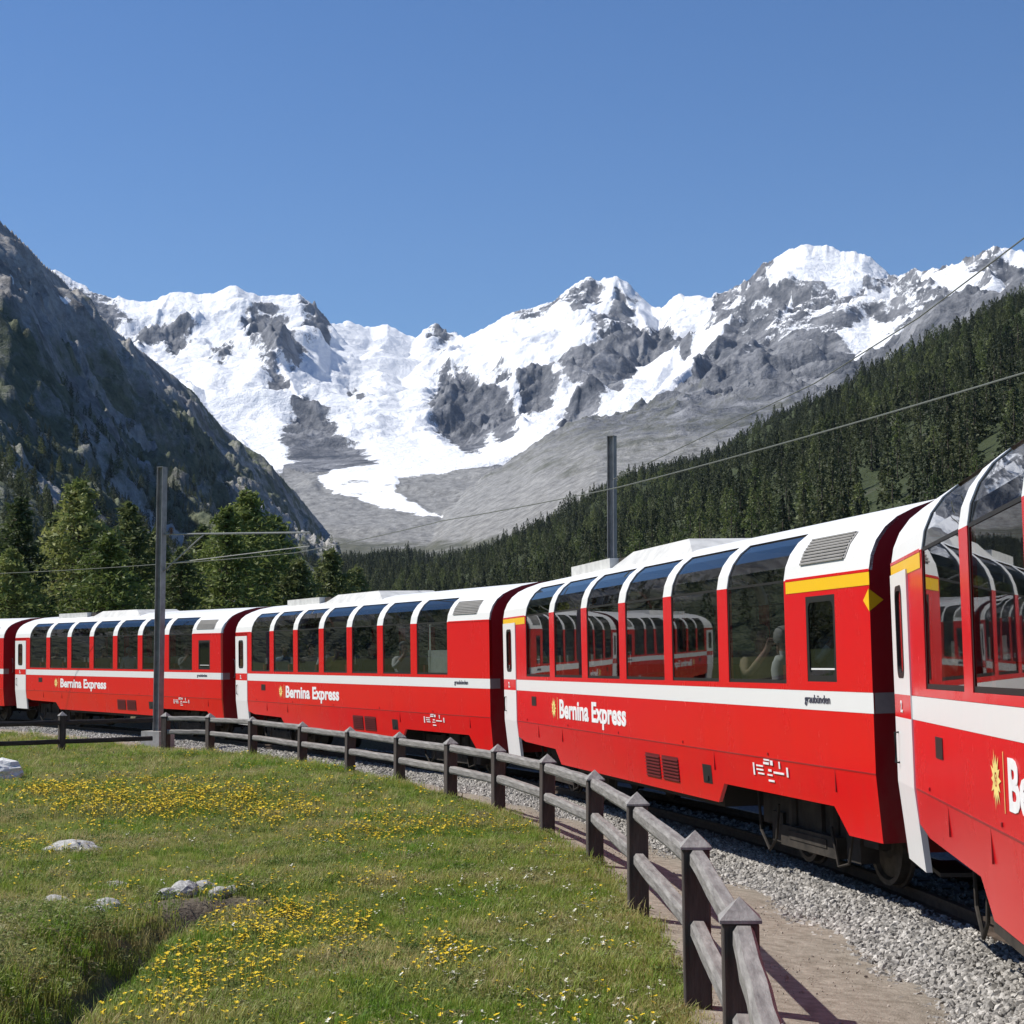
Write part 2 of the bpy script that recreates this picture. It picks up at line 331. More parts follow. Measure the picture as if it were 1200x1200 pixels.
    rock_polys = [[(507,449),(520,428),(552,432),(575,441),(597,460),(612,475),(609,505),(590,520),(575,505),(560,527),(545,527),(526,508),(505,486)],
        [(609,449),(627,430),(646,441),(642,464),(624,486),(612,482)],
        [(575,425),(592,420),(600,432),(584,436)],
        [(646,428),(690,405),(725,388),(760,378),(790,374),(800,400),(765,432),(712,462),(668,500),(648,498),(655,470),(690,440)],
        [(655,348),(694,320),(712,329),(682,354)],[(684,368),(712,350),(726,333),(745,347),(748,370),(706,386)],[(603,363),(650,348),(645,356),(610,372)],
        [(352,462),(372,482),(391,505),(417,518),(443,545),(399,548),(372,552),(345,545),(330,500)],
        [(143,388),(165,375),(185,368),(217,386),(200,400),(165,392)],[(182,372),(205,366),(220,380),(195,388)],
        [(285,368),(318,368),(346,405),(338,424),(308,412),(288,396)],[(305,418),(322,430),(336,456),(316,454)],[(245,397),(265,400),(258,412),(243,408)],
        [(340,468),(360,462),(395,500),(380,520),(350,500)],[(350,352),(368,362),(384,381),(378,398),(362,385)],
        [(497,388),(508,377),(520,378),(530,392),(515,402)],[(404,436),(413,442),(424,468),(415,470)],
        [(60,325),(95,340),(120,350),(135,370),(120,385),(90,360)]]
    sd = np.full(C.shape, -1e9)
    for p in rock_polys: sd = np.maximum(sd, poly_sd(Cw, Pw, p))
    mixed = [[(195,435),(250,440),(300,425),(345,452),(380,490),(350,552),(330,560),(255,500)], [(240,360),(350,350),(385,385),(350,430),(300,420),(250,395)], [(60,322),(150,350),(160,400),(110,370)], [(590,425),(700,380),(760,372),(800,400),(700,470),(640,500)]]
    mx_ = np.zeros(C.shape)
    for p in mixed: mx_ = np.maximum(mx_, smooth(-12, 10, poly_sd(Cw, Pw, p)))
    right = smooth(770, 830, Cw)
    snow_polys = [[(905,310),(913,298),(948,280),(1025,292),(1046,316),(1039,326),(1021,323),(1004,340),(990,337),(969,323),(934,326),(909,337)],
        [(985,398),(1007,382),(1067,375),(1039,400),(1011,410)],[(1085,322),(1130,309),(1172,305),(1130,333),(1088,332)],[(788,346),(810,338),(838,346),(836,370),(794,390)],
        [(818,393),(867,366),(843,402),(808,432)],[(760,425),(800,414),(815,432),(790,456),(735,470),(720,465)],[(1170,288),(1215,285),(1215,306)],[(1020,330),(1040,340),(1060,345),(1030,352)],
        [(1155,330),(1180,318),(1190,330),(1165,340)],[(930,345),(945,352),(925,365)]]
    sdr = np.full(C.shape, -1e9)
    for p in snow_polys: sdr = np.maximum(sdr, poly_sd(Cw, Pw, p))
    gl_poly = [(365,562),(387,549),(440,541),(470,538),(540,536),(570,530),(600,512),(640,478),(672,444),(690,446),(660,486),(625,515),(600,530),(575,549),(530,552),(466,560),(464,576),(528,611),(474,601),(402,582)]
    gsd = poly_sd(C + (Cw - C) * .5, P0 + (Pw - P0) * .5, gl_poly)
    base_s = smooth(566, 545, P0) * (1 - right)
    snow = np.where(sd > -13, np.minimum(1, .5 - sd / 24), 1.0) * base_s
    snow = snow * (1 - mx_ * np.array([.24])) ; snow = np.maximum(snow, smooth(-9, 5, sdr)); snow = np.maximum(snow, right * .38 * smooth(455, 360, P0) + right * .12 * rg)
    on3 = smooth(-30, 60, s3 - np.maximum(s1, val)) * (C > 520)
    snow = snow * (1 - on3 * .85); low = smooth(30, -10, np.maximum(s1, s3) - val)
    snow = snow * (1 - smooth(540, 552, P0) * (C > 330))
    snow = np.maximum(snow, smooth(-4, 4, gsd) * (1 - on3) * (.72 + .35 * fbm(X / 110, Y / 160, 91, 4) + .2 * smooth(560, 540, P0)))
    rockw = 1 - np.clip(snow, 0, 1)
    amp = (150 * (rg - .45) * (.50 + .75 * rockw) + 62 * (rg2 - .45) * (.38 + 1.3 * rockw)) * (high * .92 + .05) * damp
    amp = amp * (1 - .35 * smooth(0, 8, gsd)) * np.clip(Y / 6500, .5, 1.2)
    Z2 = Z + amp + 3 * fbm(X / 60, Y / 60, 77, 3) + 34 * (ridged(wx / 380, wy / 520, 78, 5) - .4) * smooth(40, -20, up) * smooth(2200, 3000, Y) * (1 - smooth(-6, 6, gsd))
    # steep faces shed their snow
    gz = np.gradient(Z2, axis=0) / np.gradient(Y, axis=0); gx = np.gradient(Z2, axis=1) / np.gradient(X, axis=1)
    steep = np.hypot(gx, gz)
    snow = snow - .30 * smooth(1.0, 2.0, steep) * rockw.clip(.35, 1) + .16 * smooth(.75, .35, steep) * smooth(520, 400, P0) * smooth(-.1, .3, snow)
    scree = on3 * (.18 + smooth(450, 540, P0) * .6); scree = np.maximum(scree, smooth(540, 556, P0) * .95); scree = np.where((C > 330) & (C < 445) & (P0 < 552), np.minimum(scree, .2), scree)
    veg = on3 * smooth(.0, .5, u3) * (.20 + .22 * smooth(420, 470, P0) - .45 * smooth(545, 590, P0))
    veg = np.where((P0 > 615) , .6 * smooth(615, 640, P0), veg)
    o = grid_mesh('snow_mountains', X, Y, Z2, {'snow': snow, 'scree': scree, 'veg': veg}, M['alps'])
    tag(o, kind='structure')
build_alps()

# ------------------------------------------------------------------ left hillside
class Field:
    def __init__(s, cpx, rows, X, Y, Z): s.c, s.r, s.Z = cpx, rows, Z
    def z(s, px, Y):
        i = np.clip(np.searchsorted(s.c, px) - 1, 0, len(s.c) - 2); j = np.clip(np.searchsorted(s.r, Y) - 1, 0, len(s.r) - 2)
        a = np.clip((px - s.c[i]) / (s.c[i+1] - s.c[i]), 0, 1); b = np.clip((Y - s.r[j]) / (s.r[j+1] - s.r[j]), 0, 1); Z = s.Z
        return (Z[j, i] * (1-a) + Z[j, i+1] * a) * (1-b) + (Z[j+1, i] * (1-a) + Z[j+1, i+1] * a) * b
LEFT_CREST = [(-4600,-900,700),(-2600,-650,1000),(-1600,-330,1250),(-900,-60,1500),(-300,60,1750),(-100,185,1900),(0,266,2000),(25,290,2050),(60,322,2150),(105,362,2250),(150,402,2400),(185,430,2500),(222,458,2600),(255,497,2700),(290,528,2800),(318,548,2880),(345,575,2950),(370,606,3000),(388,628,3000),(410,650,2900),(470,690,2500)]
def build_left():
    cpx = columns(-40, 470, 1.6, -4600, 470, 90); rows = np.concatenate([np.linspace(120, 900, 70, endpoint=False), np.linspace(900, 3050, 230, endpoint=False), np.linspace(3050, 3600, 12)])
    C, Y = np.meshgrid(cpx, rows); X = (C - 600) / F * Y * CP
    foot = [(-4600,740,120),(-2000,755,200),(-900,760,260),(0,764,420),(120,764,520),(250,758,800),(340,730,1300),(400,705,1700),(470,720,1700)]
    Z, u = sheet(C, Y, foot, LEFT_CREST, 1.12, back=.8, jag=5, seed=5)
    # spurs falling to the right give the shaded gullies
    for p, k in [([(95,400,2050),(150,470,1750),(250,570,1400),(300,650,1200)], .8), ([(175,465,2300),(260,540,2100),(335,615,1900),(365,660,1800)], .85), ([(-60,290,1850),(20,400,1500),(110,510,1150),(160,610,950)], .8)]:
        Z = np.maximum(Z, spur(X, Y, p, k))
    wx = X + 90 * fbm(X / 300, Y / 300, 61, 3); wy = Y + 90 * fbm(X / 300 + 3, Y / 300, 62, 3)
    rg = ridged(wx / 420, wy / 700, 63, 7, .58); rg2 = ridged(wx / 110, wy / 150, 64, 5)
    w = smooth(.0, .25, u) * (1 - .96 * np.exp(-np.abs(u - 1) * 11))
    Z = Z + (95 * (rg - .55) + 42 * (rg2 - .5)) * w * np.clip(Y / 2000, .25, 1) * smooth(470, 380, C) - 90 * smooth(415, 468, C)
    P = py_of(Z, Y)
    veg = .80 - .55 * smooth(470, 330, P - (C - 100) * .35) + .75 * fbm(X / 130, Y / 190, 66, 5, .6) - .22; scree = .46 + .75 * fbm(X / 150, Y / 190, 67, 5) + .25 * smooth(560, 620, P) * smooth(250, 330, C)
    snow = np.zeros_like(Z) + .02
    for p in ([(58,345),(75,352),(82,360),(66,356)], [(0,325),(6,328),(6,334),(0,334)]): snow = np.maximum(snow, smooth(-3, 2, poly_sd(C, P, p)) * .8)
    o = grid_mesh('rocky_hillside', X, Y, Z, {'snow': snow, 'scree': scree, 'veg': veg}, M['hill_left']); tag(o, kind='structure')
    return Field(cpx, rows, X, Y, Z)
FL = build_left()

RIGHT_CREST = [(330,690,2300),(400,664,2500),(450,660,2500),(500,662,2450),(540,664,2400),(570,655,2250),(590,645,2150),(620,630,2050),(660,612,1980),(700,592,1920),(750,571,1850),(800,553,1800),(850,535,1750),(900,514,1700),(950,488,1650),(1000,461,1600),(1050,436,1580),(1100,408,1550),(1150,380,1520),(1200,352,1500),(1350,280,1500),(1600,180,1450),(2100,120,1450)]
def build_right():
    cpx = columns(330, 1240, 3.0, 330, 2100, 50); rows = np.concatenate([np.linspace(130, 400, 30, endpoint=False), np.linspace(400, 2550, 150)])
    C, Y = np.meshgrid(cpx, rows); X = (C - 600) / F * Y * CP
    foot = [(330,768,600),(540,764,480),(700,764,300),(900,764,220),(1200,760,160),(2100,740,130)]
    Z, u = sheet(C, Y, foot, RIGHT_CREST, 1.0, back=.5)
    rg = ridged(X / 260, Y / 340, 83, 5)
    Z = Z + (34 * (rg - .42)) * smooth(0, .2, u) * (1 - .8 * np.exp(-np.abs(u - 1) * 12)) * np.clip(Y / 1300, .2, 1)
    P = py_of(Z, Y); veg = np.full(Z.shape, .75) + .2 * fbm(X / 60, Y / 60, 84, 4)
    o = grid_mesh('forested_hillside', X, Y, Z, {'snow': Z * 0, 'scree': Z * 0 + .3, 'veg': veg}, M['hill_right']); tag(o, kind='structure')
    return Field(cpx, rows, X, Y, Z)
FR = build_right()

# ------------------------------------------------------------------ wide ground sheet
M['far_ground'] = mat_noise('valley_turf', (.045, .065, .02), (.10, .12, .045), .08, .9, 9, .1, coord='Object')
g = MB(); g.face([(-14000, -14000, -1.2), (14000, -14000, -1.2), (14000, 14000, -1.2), (-14000, 14000, -1.2)])
tag(g.build('ground', M['far_ground']), kind='structure')

# ------------------------------------------------------------------ track geometry
TX, TY, TH, K0, K1, GR, GR2 = 4.383187, 14.404937, 1.632458, .017808, -.000225, -.004555, 8.1e-5
CL, GAP = 15.604, 1.168
RAILZ = -.12
_ss = np.arange(-32, 96, .05); _h = TH + K0 * _ss + .5 * K1 * _ss**2
_i0 = int(np.argmin(np.abs(_ss)))
_cx = np.concatenate([[0], np.cumsum((np.cos(_h[1:]) + np.cos(_h[:-1])) / 2 * .05)]); _cy = np.concatenate([[0], np.cumsum((np.sin(_h[1:]) + np.sin(_h[:-1])) / 2 * .05)])
_cx += TX - _cx[_i0]; _cy += TY - _cy[_i0]
def tz(s): return GR * s + GR2 * s * s
def track(s, off=0, z=0):        # off > 0: towards the inside of the curve (meadow side)
    x = np.interp(s, _ss, _cx); y = np.interp(s, _ss, _cy); h = np.interp(s, _ss, _h)
    return Vector((x - math.sin(h) * off, y + math.cos(h) * off, z + tz(s)))
_sub = slice(0, None, 8); _sx, _sy, _s_, _sh = _cx[_sub], _cy[_sub], _ss[_sub], _h[_sub]
def track_coord(X, Y):           # nearest distance along the track and signed offset
    X = np.asarray(X, float); Y = np.asarray(Y, float); shp = X.shape; X = X.ravel(); Y = Y.ravel()
    S = np.empty(len(X)); O = np.empty(len(X))
    for i in range(0, len(X), 20000):
        x = X[i:i+20000, None]; y = Y[i:i+20000, None]; d = (x - _sx)**2 + (y - _sy)**2; j = d.argmin(1)
        S[i:i+20000] = _s_[j]; O[i:i+20000] = -(x[:, 0] - _sx[j]) * np.sin(_sh[j]) + (y[:, 0] - _sy[j]) * np.cos(_sh[j])
    return S.reshape(shp), O.reshape(shp)

# fence posts: (px, apex y, base y) in the photograph, standing on the turf at z = -0.15
GZ = -.15
POSTS = [(872,1061,1322),(818,979,1180),(748,931,1072),(697,904,1010),(641,885,975),(584,873,950),(528,865,936),(468,858,919),(410,852,906),(354,846,894),(296,840,885),(246,836,879),(194,835,877)]
post_xy = [on_z(px, b, GZ) for px, a, b in POSTS]; post_h = [(b - a) * p.y / F for (px, a, b), p in zip(POSTS, post_xy)]
pS, pO = track_coord([p.x for p in post_xy], [p.y for p in post_xy])
_o = np.argsort(pS)
def fence_off(s): return np.interp(s, np.concatenate([[-40, -12], pS[_o], [60, 96]]), np.concatenate([[4.4, 4.2], pO[_o], [2.6, 2.4]]))

# ------------------------------------------------------------------ meadow
DITCH = [on_z(*p, -.2) for p in ((300,1062),(262,1064),(205,1078),(170,1100),(120,1146),(60,1205),(-20,1290))]
def seg_dist(X, Y, P):
    d = np.full(np.shape(X), 1e9)
    for a, b in zip(P[:-1], P[1:]):
        ex, ey = b.x - a.x, b.y - a.y; t = np.clip(((X - a.x) * ex + (Y - a.y) * ey) / (ex * ex + ey * ey), 0, 1); d = np.minimum(d, np.hypot(X - a.x - t * ex, Y - a.y - t * ey))
    return d
_dx = sorted([(p.y, p.x) for p in DITCH[1:]]); DYX = np.array(_dx)
def bank_mask(X, Y): return smooth(.15, .7, np.interp(Y, DYX[:, 0], DYX[:, 1]) - X) * smooth(15.6, 13.6, Y)
def meadow_z(X, Y):
    S, O = track_coord(X, Y); fo = fence_off(S); inside = smooth(fo + .05, fo - .25, O) * (O > -1)
    z = GZ + .05 * fbm(X / 2.5, Y / 2.5, 101, 4) + .02 * fbm(X / .5, Y / .5, 102, 3) - .01 * np.clip(-X - 2, 0, 30)
    far = smooth(.6, 3.0, O - fo); z = z + far * (.10 * fbm(X / 6, Y / 6, 103, 3))
    dd = seg_dist(X, Y, DITCH) + .10 * fbm(X / .35, Y / .35, 104, 3); z = z - .33 * smooth(.36, .10, dd)
    left = bank_mask(X, Y)
    z = z + left * (.16 + .14 * fbm(X / .7, Y / .7, 105, 4)) * smooth(.2, .5, dd)
    z = np.where(O < 0, -.5 + 1.1 * smooth(1.75, 2.9, -O) + .02 * np.clip(-O - 4.4, 0, 40) + .12 * fbm(X / 1.2, Y / 1.2, 106, 3) * smooth(2.3, 4, -O), z); z = z * (1 - inside) + (-.5) * inside
    return z, S, O, fo
def soil_mat():
    m, nt, n, l, b = nodes('meadow_soil')
    tc = n.new('ShaderNodeTexCoord'); P = tc.outputs['Object']
    t1 = noise_node(n, l, .8, 5, .6, P); t2 = noise_node(n, l, 18, 4, .7, P)
    r1 = ramp(n, [(.3, (.10, .14, .025)), (.5, (.17, .19, .05)), (.7, (.25, .21, .10))]); l.new(t1.outputs['Fac'], r1.inputs[0])
    r2 = ramp(n, [(.3, (.45, .45, .45)), (.7, (1.25, 1.2, 1.1))]); l.new(t2.outputs['Fac'], r2.inputs[0])
    mu = n.new('ShaderNodeMixRGB'); mu.blend_type = 'MULTIPLY'; mu.inputs[0].default_value = 1; l.new(r1.outputs[0], mu.inputs[1]); l.new(r2.outputs[0], mu.inputs[2])
    mx = n.new('ShaderNodeMixRGB'); l.new(attr(n, 'bare'), mx.inputs[0]); l.new(mu.outputs[0], mx.inputs[1])
    t3 = noise_node(n, l, 30, 4, .7, P); r3 = ramp(n, [(.3, (.06, .048, .035)), (.7, (.2, .17, .13))]); l.new(t3.outputs['Fac'], r3.inputs[0]); l.new(r3.outputs[0], mx.inputs[2])
    l.new(mx.outputs[0], b.inputs['Base Color']); b.inputs['Roughness'].default_value = .95; b.inputs['Specular IOR Level'].default_value = .1
    bp = n.new('ShaderNodeBump'); bp.inputs['Strength'].default_value = .9; bp.inputs['Distance'].default_value = .03; l.new(t2.outputs['Fac'], bp.inputs['Height']); l.new(bp.outputs[0], b.inputs['Normal'])
    return m
M['soil'] = soil_mat()
xs = np.concatenate([np.linspace(-60, -14, 60, endpoint=False), np.arange(-14, 8, .14), np.linspace(8, 60, 70)])
ys = np.concatenate([np.linspace(-12, 6, 30, endpoint=False), np.arange(6, 26, .14), np.linspace(26, 90, 170)])
MX, MY = np.meshgrid(xs, ys); MZ, mS, mO, mF = meadow_z(MX, MY)
edge = np.maximum(np.abs(MX) / 60, np.clip(MY / 90, 0, 1)); MZ = np.where(edge > .93, MZ - (edge - .93) * 18, MZ)
md = seg_dist(MX, MY, DITCH)
bare = np.maximum(smooth(.45, .1, md) * .9, smooth(.35, -.05, mO - mF) * .8); pa = on_z(232, 1068, -.25); bare = np.maximum(bare, smooth(.75, .3, np.hypot((MX - pa.x) * .8, MY - pa.y)))
tag(grid_mesh('meadow', MX, MY, MZ, {'bare': bare}, M['soil']), kind='structure')

# ------------------------------------------------------------------ path, ballast, rails, sleepers
def strip(name, prof, s0, s1, ds, mat, wob=0):    # prof(s) -> list of (offset, z)
    n = int((s1 - s0) / ds); V = []; k = None
    for i in range(n + 1):
        s = s0 + (s1 - s0) * i / n; p = prof(s); k = len(p)
        for j, (o, z) in enumerate(p): V.append(tuple(track(s, o, z)))
    Fc = [(i*k+j, (i+1)*k+j, (i+1)*k+j+1, i*k+j+1) for i in range(n) for j in range(k - 1)]
    me = bpy.data.meshes.new(name); me.from_pydata(V, [], Fc); me.polygons.foreach_set('use_smooth', np.ones(len(Fc), dtype=bool)); me.update()
    return link(name, me, mat)
M['path'] = mat_noise('path_grit', (.18, .155, .122), (.35, .312, .26), 9, .95, 8, .1, bump=.8, bscale=45)
M['ballast'] = mat_noise('ballast_bed', (.07, .065, .06), (.26, .25, .24), 22, .95, 6, .1, bump=1, bscale=30)
M['rail'] = mat_noise('rail_steel', (.05, .038, .03), (.12, .09, .07), 12, .6, metal=.3)
M['sleeper'] = mat_noise('sleeper_wood', (.035, .028, .024), (.09, .075, .06), 10, .9)
def path_prof(s):
    fo = float(fence_off(s)); w = .05 * math.sin(s * 1.9) + .04 * math.sin(s * 4.7 + 1); out = []
    for t in (0, .15, .3, .45, .6, .75, .9, 1.0, 1.12):
        out.append((1.45 + (fo + .04 + w - 1.45) * t, -.315 + .15 * min(t, 1) + .012 * math.sin(s * 2.3 + t * 5) - (.09 if t > 1 else 0)))
    return out
tag(strip('gravel_path', path_prof, -26, 60, .25, M['path']), kind='structure')
def bal_prof(s):
    e = .06 * math.sin(s * 1.3) + .05 * math.sin(s * 3.1 + 2)
    return [(-2.6, -.6), (-1.9, -.3), (-1.2, -.27), (-.75, -.27), (0, -.28), (.75, -.26), (1.05, -.22), (1.35, -.245), (1.75 + e, -.335), (1.95 + e, -.40)]
tag(strip('track_ballast', bal_prof, -28, 92, .25, M['ballast']), kind='structure')
tr = empty('railway_track'); tag(tr, 'metre gauge railway track curving under the red train', 'railway track')
for o in (-.535, .535):
    ro = strip('rail', lambda s: [(o-.06, -.262), (o-.06, -.24), (o-.01, -.225), (o-.01, -.165), (o-.034, -.155), (o-.034, RAILZ), (o+.034, RAILZ), (o+.034, -.155), (o+.01, -.165), (o+.01, -.225), (o+.06, -.24), (o+.06, -.262)], -28, 92, .5, M['rail'])
    ro.data.polygons.foreach_set('use_smooth', np.zeros(len(ro.data.polygons), dtype=bool)); ro.parent = tr
sm = MB(); sm.box(-.11, .11, -.9, .9, -.12, 0); sme = sm.mesh('sleeper', (M['sleeper'],))
for i in range(170):
    s = -26 + i * .68; p = track(s, 0, -.262); h = float(np.interp(s, _ss, _h))
    o = link('sleeper', sme, None, tr); o.location = p; o.rotation_euler = (0, 0, h)

# ------------------------------------------------------------------ carriages
PROF = [(1.325,1.0),(1.325,1.5),(1.325,1.675),(1.325,1.73),(1.32,2.69),(1.297,2.82),(1.245,2.94),(1.16,3.05),(1.05,3.135),(.90,3.205),(.68,3.28),(.35,3.345),(0,3.37)]
EAVE, GTOP = 4, 8
XL, XR, XD = -CL / 2, CL / 2, -CL / 2 + 1.02
def ysc(x): return 1.0
def P3(sg, i, x, out=0.0):
    y, z = PROF[i]
    a = PROF[max(i - 1, 0)]; b = PROF[min(i + 1, len(PROF) - 1)]; t = Vector((b[0] - a[0], b[1] - a[1])).normalized(); nn = (t.y, -t.x)
    return (x, sg * (y * ysc(x) + nn[0] * out), z + nn[1] * out)
def skin_strip(mb, sg, i0, i1, x0, x1, m=0, out=0.0, depth=0.0, sides=(1, 1, 1, 1)):
    cuts = [x0] + [c for c in (XD,) if x0 < c < x1] + [x1]
    for a, b in zip(cuts[:-1], cuts[1:]):
        for i in range(i0, i1): mb.face([P3(sg, i, a, out), P3(sg, i, b, out), P3(sg, i + 1, b, out), P3(sg, i + 1, a, out)], m)
    if depth:
        for i in range(i0, i1):
            for x in (x0, x1): mb.face([P3(sg, i, x, out), P3(sg, i + 1, x, out), P3(sg, i + 1, x, out - depth), P3(sg, i, x, out - depth)], m)
        for i in (i0, i1): mb.face([P3(sg, i, x0, out), P3(sg, i, x1, out), P3(sg, i, x1, out - depth), P3(sg, i, x0, out - depth)], m)
def wall_rect(mb, sg, x0, x1, z0, z1, m=0, out=0.0, depth=0.0, yb=1.325):
    def q(x, z, o): return (x, sg * ((yb - .005 * max(0, (z - 1.73) / .96)) * ysc(x) + o), z)
    cuts = [x0] + [c for c in (XD,) if x0 < c < x1] + [x1]
    for a, b in zip(cuts[:-1], cuts[1:]): mb.face([q(a, z0, out), q(b, z0, out), q(b, z1, out), q(a, z1, out)], m)
    if depth:
        c = [(x0, z0), (x1, z0), (x1, z1), (x0, z1)]
        for i in range(4): (xa, za), (xb, zb) = c[i], c[(i + 1) % 4]; mb.face([q(xa, za, out), q(xb, zb, out), q(xb, zb, out - depth), q(xa, za, out - depth)], m)
def round_rect(x0, x1, z0, z1, r, n=5):
    pts = []
    for cx, cz, a0 in ((x1-r, z0+r, -90), (x1-r, z1-r, 0), (x0+r, z1-r, 90), (x0+r, z0+r, 180)):
        for k in range(n + 1): a = math.radians(a0 + 90 * k / n); pts.append((cx + r * math.cos(a), cz + r * math.sin(a)))
    return pts
def flat_poly(mb, sg, pts, out, m=0, yb=1.325): mb.face([(x, sg * (yb * ysc(x) + out), z) for x, z in pts], m)
def ring(mb, sg, po, pi, out, m=0, yb=1.325, inset=.03):
    n = len(po); q = lambda p, o: (p[0], sg * (yb * ysc(p[0]) + o), p[1])
    for k in range(n):
        a, b = k, (k + 1) % n; mb.face([q(po[a], out), q(po[b], out), q(pi[b], out), q(pi[a], out)], m)
        mb.face([q(pi[a], out), q(pi[b], out), q(pi[b], out - inset), q(pi[a], out - inset)], m)

dg = None
def text_mesh(body, size, sx=1.0, bold=0.0, ext=.0015):
    c = bpy.data.curves.new('txt', 'FONT'); c.body = body; c.size = size; c.offset = bold; c.extrude = ext; c.resolution_u = 3
    o = bpy.data.objects.new('txt', c); col.objects.link(o); bpy.context.view_layer.update()
    me = bpy.data.meshes.new_from_object(o.evaluated_get(bpy.context.evaluated_depsgraph_get())); bpy.data.objects.remove(o); bpy.data.curves.remove(c)
    me.transform(Matrix.Diagonal((sx, 1, 1, 1))); me.materials.clear(); return me
T_TITLE = text_mesh('Bernina Express', .365, 1.0, .012)
wtx = max(v.co.x for v in T_TITLE.vertices); T_TITLE.transform(Matrix.Diagonal((3.72 / wtx, 1, 1, 1))); T_TITLE.materials.append(M['letter'])
T_REGION = text_mesh('graubünden', .105, 1.25, .001); T_REGION.materials.append(M['letter_dark'])
T_DOOR = text_mesh('2.', .12, 1.6, .004); T_DOOR.materials.append(M['letter'])
def star_mesh():
    mb = MB(); n = 14; pts = []
    for k in range(2 * n):
        a = math.pi * k / n; r = (.165 if k % 4 == 0 else .14) if k % 2 == 0 else .085; pts.append((r * math.cos(a), r * math.sin(a)))
    ri = .04
    for k in range(2 * n):
        a, b = pts[k], pts[(k + 1) % (2 * n)]; ia, ib = [(ri * math.cos(math.pi * t / n), ri * math.sin(math.pi * t / n)) for t in (k, k + 1)]
        mb.face([(*a, 0), (*b, 0), (*ib, 0), (*ia, 0)])
    for k in range(6):
        t = k * math.pi / 3; mb.face([(.022*math.cos(t)+.012*math.cos(t+q), .022*math.sin(t)+.012*math.sin(t+q), 0) for q in (0, 1.57, 3.14, 4.71)])
    mb.box(.245, .258, -.16, .16, -.001, .001)
    return mb.mesh('emblem', (M['letter_gold'],))
STAR = star_mesh()
def marks_mesh():        # small service markings on the skirt
    mb = MB()
    for x0, x1, z0, z1 in ((-.55,-.50,-.02,.14),(-.44,-.22,.10,.12),(-.44,-.22,.05,.07),(-.40,-.2,0,.02),(-.2,-.02,.14,.17),(-.18,.0,.19,.21),(-.1,.06,.0,.02),(-.06,.04,.055,.085),(.1,.42,.04,.065),(.28,.32,.11,.2),(.5,.55,.02,.14),(-.08,.1,-.075,-.05),(.02,.1,.14,.2)): mb.box(x0, x1, -.0015, .0015, z0, z1)
    return mb.mesh('service_markings', (M['letter'],))
MARKS = marks_mesh()
def wheel_mesh():
    mb = MB(); mb.lathe([(.0, -.05), (.12, -.05), (.13, -.02), (.30, -.015), (.325, -.05), (.375, -.05), (.372, .04), (.40, .045), (.40, .075), (.0, .075)], 'y', 28)
    return mb.mesh('wheel', (M['steel'],), False)
WHEEL = wheel_mesh()
def seat_mesh():
    mb = MB(); mb.box(-.24, .24, -.45, .45, .38, .50, 0); mb.box(.20, .32, -.45, .45, .42, .93, 0)
    for y in (-.23, .23): mb.box(.19, .34, y - .15, y + .15, .94, 1.08, 1)
    mb.box(-.2, .28, -.05, .05, 0, .38, 1)
    me = mb.mesh('seat', (M['seat'], M['seat_grey'])); return me
SEAT = seat_mesh()

class Shared(dict): pass
def bogie(parent, x):
    b = empty('bogie', (x, 0, 0), 0, parent)
    mb = MB()
    for sg in (-1, 1):
        mb.box(-1.5, 1.5, sg*.80-.06, sg*.80+.06, .26, .56); mb.box(-.75, .75, sg*.90-.05, sg*.90+.05, .10, .30); mb.box(-.25, .25, sg*.82-.08, sg*.82+.08, .12, .62)
        for wx in (-1, 1):
            mb.box(wx-.16, wx+.16, sg*.80-.09, sg*.80+.09, .10, .40); mb.tube([(wx*.55, sg*.86, .1), (wx*.55, sg*.86, .6)], .07, 10)
        mb.tube([(-1.3, sg*.98, .62), (-1.25, sg*.98, .2), (-1.0, sg*.98, .02), (-.8, sg*.98, .15), (-.7, sg*.98, .5)], .016, 6)
        mb.tube([(1.3, sg*.98, .6), (1.1, sg*.98, .1), (.85, sg*.98, .05), (.7, sg*.98, .4)], .016, 6)
        mb.box(-.5, .5, sg*.93-.03, sg*.93+.03, .18, .26)
    mb.box(-.2, .2, -.8, .8, .35, .5)
    mb.build('frame', M['bogie'], b)
    for wx in (-1, 1):
        a = MB(); a.tube([(wx, -.6, .255), (wx, .6, .255)], .07, 12); a.build('axle', M['bogie'], b)
        for sg in (-1, 1):
            w = link('wheel', WHEEL, None, b); w.location = (wx, sg * .53, .255); w.rotation_euler = (0, 0, math.pi if sg > 0 else 0)
    return b

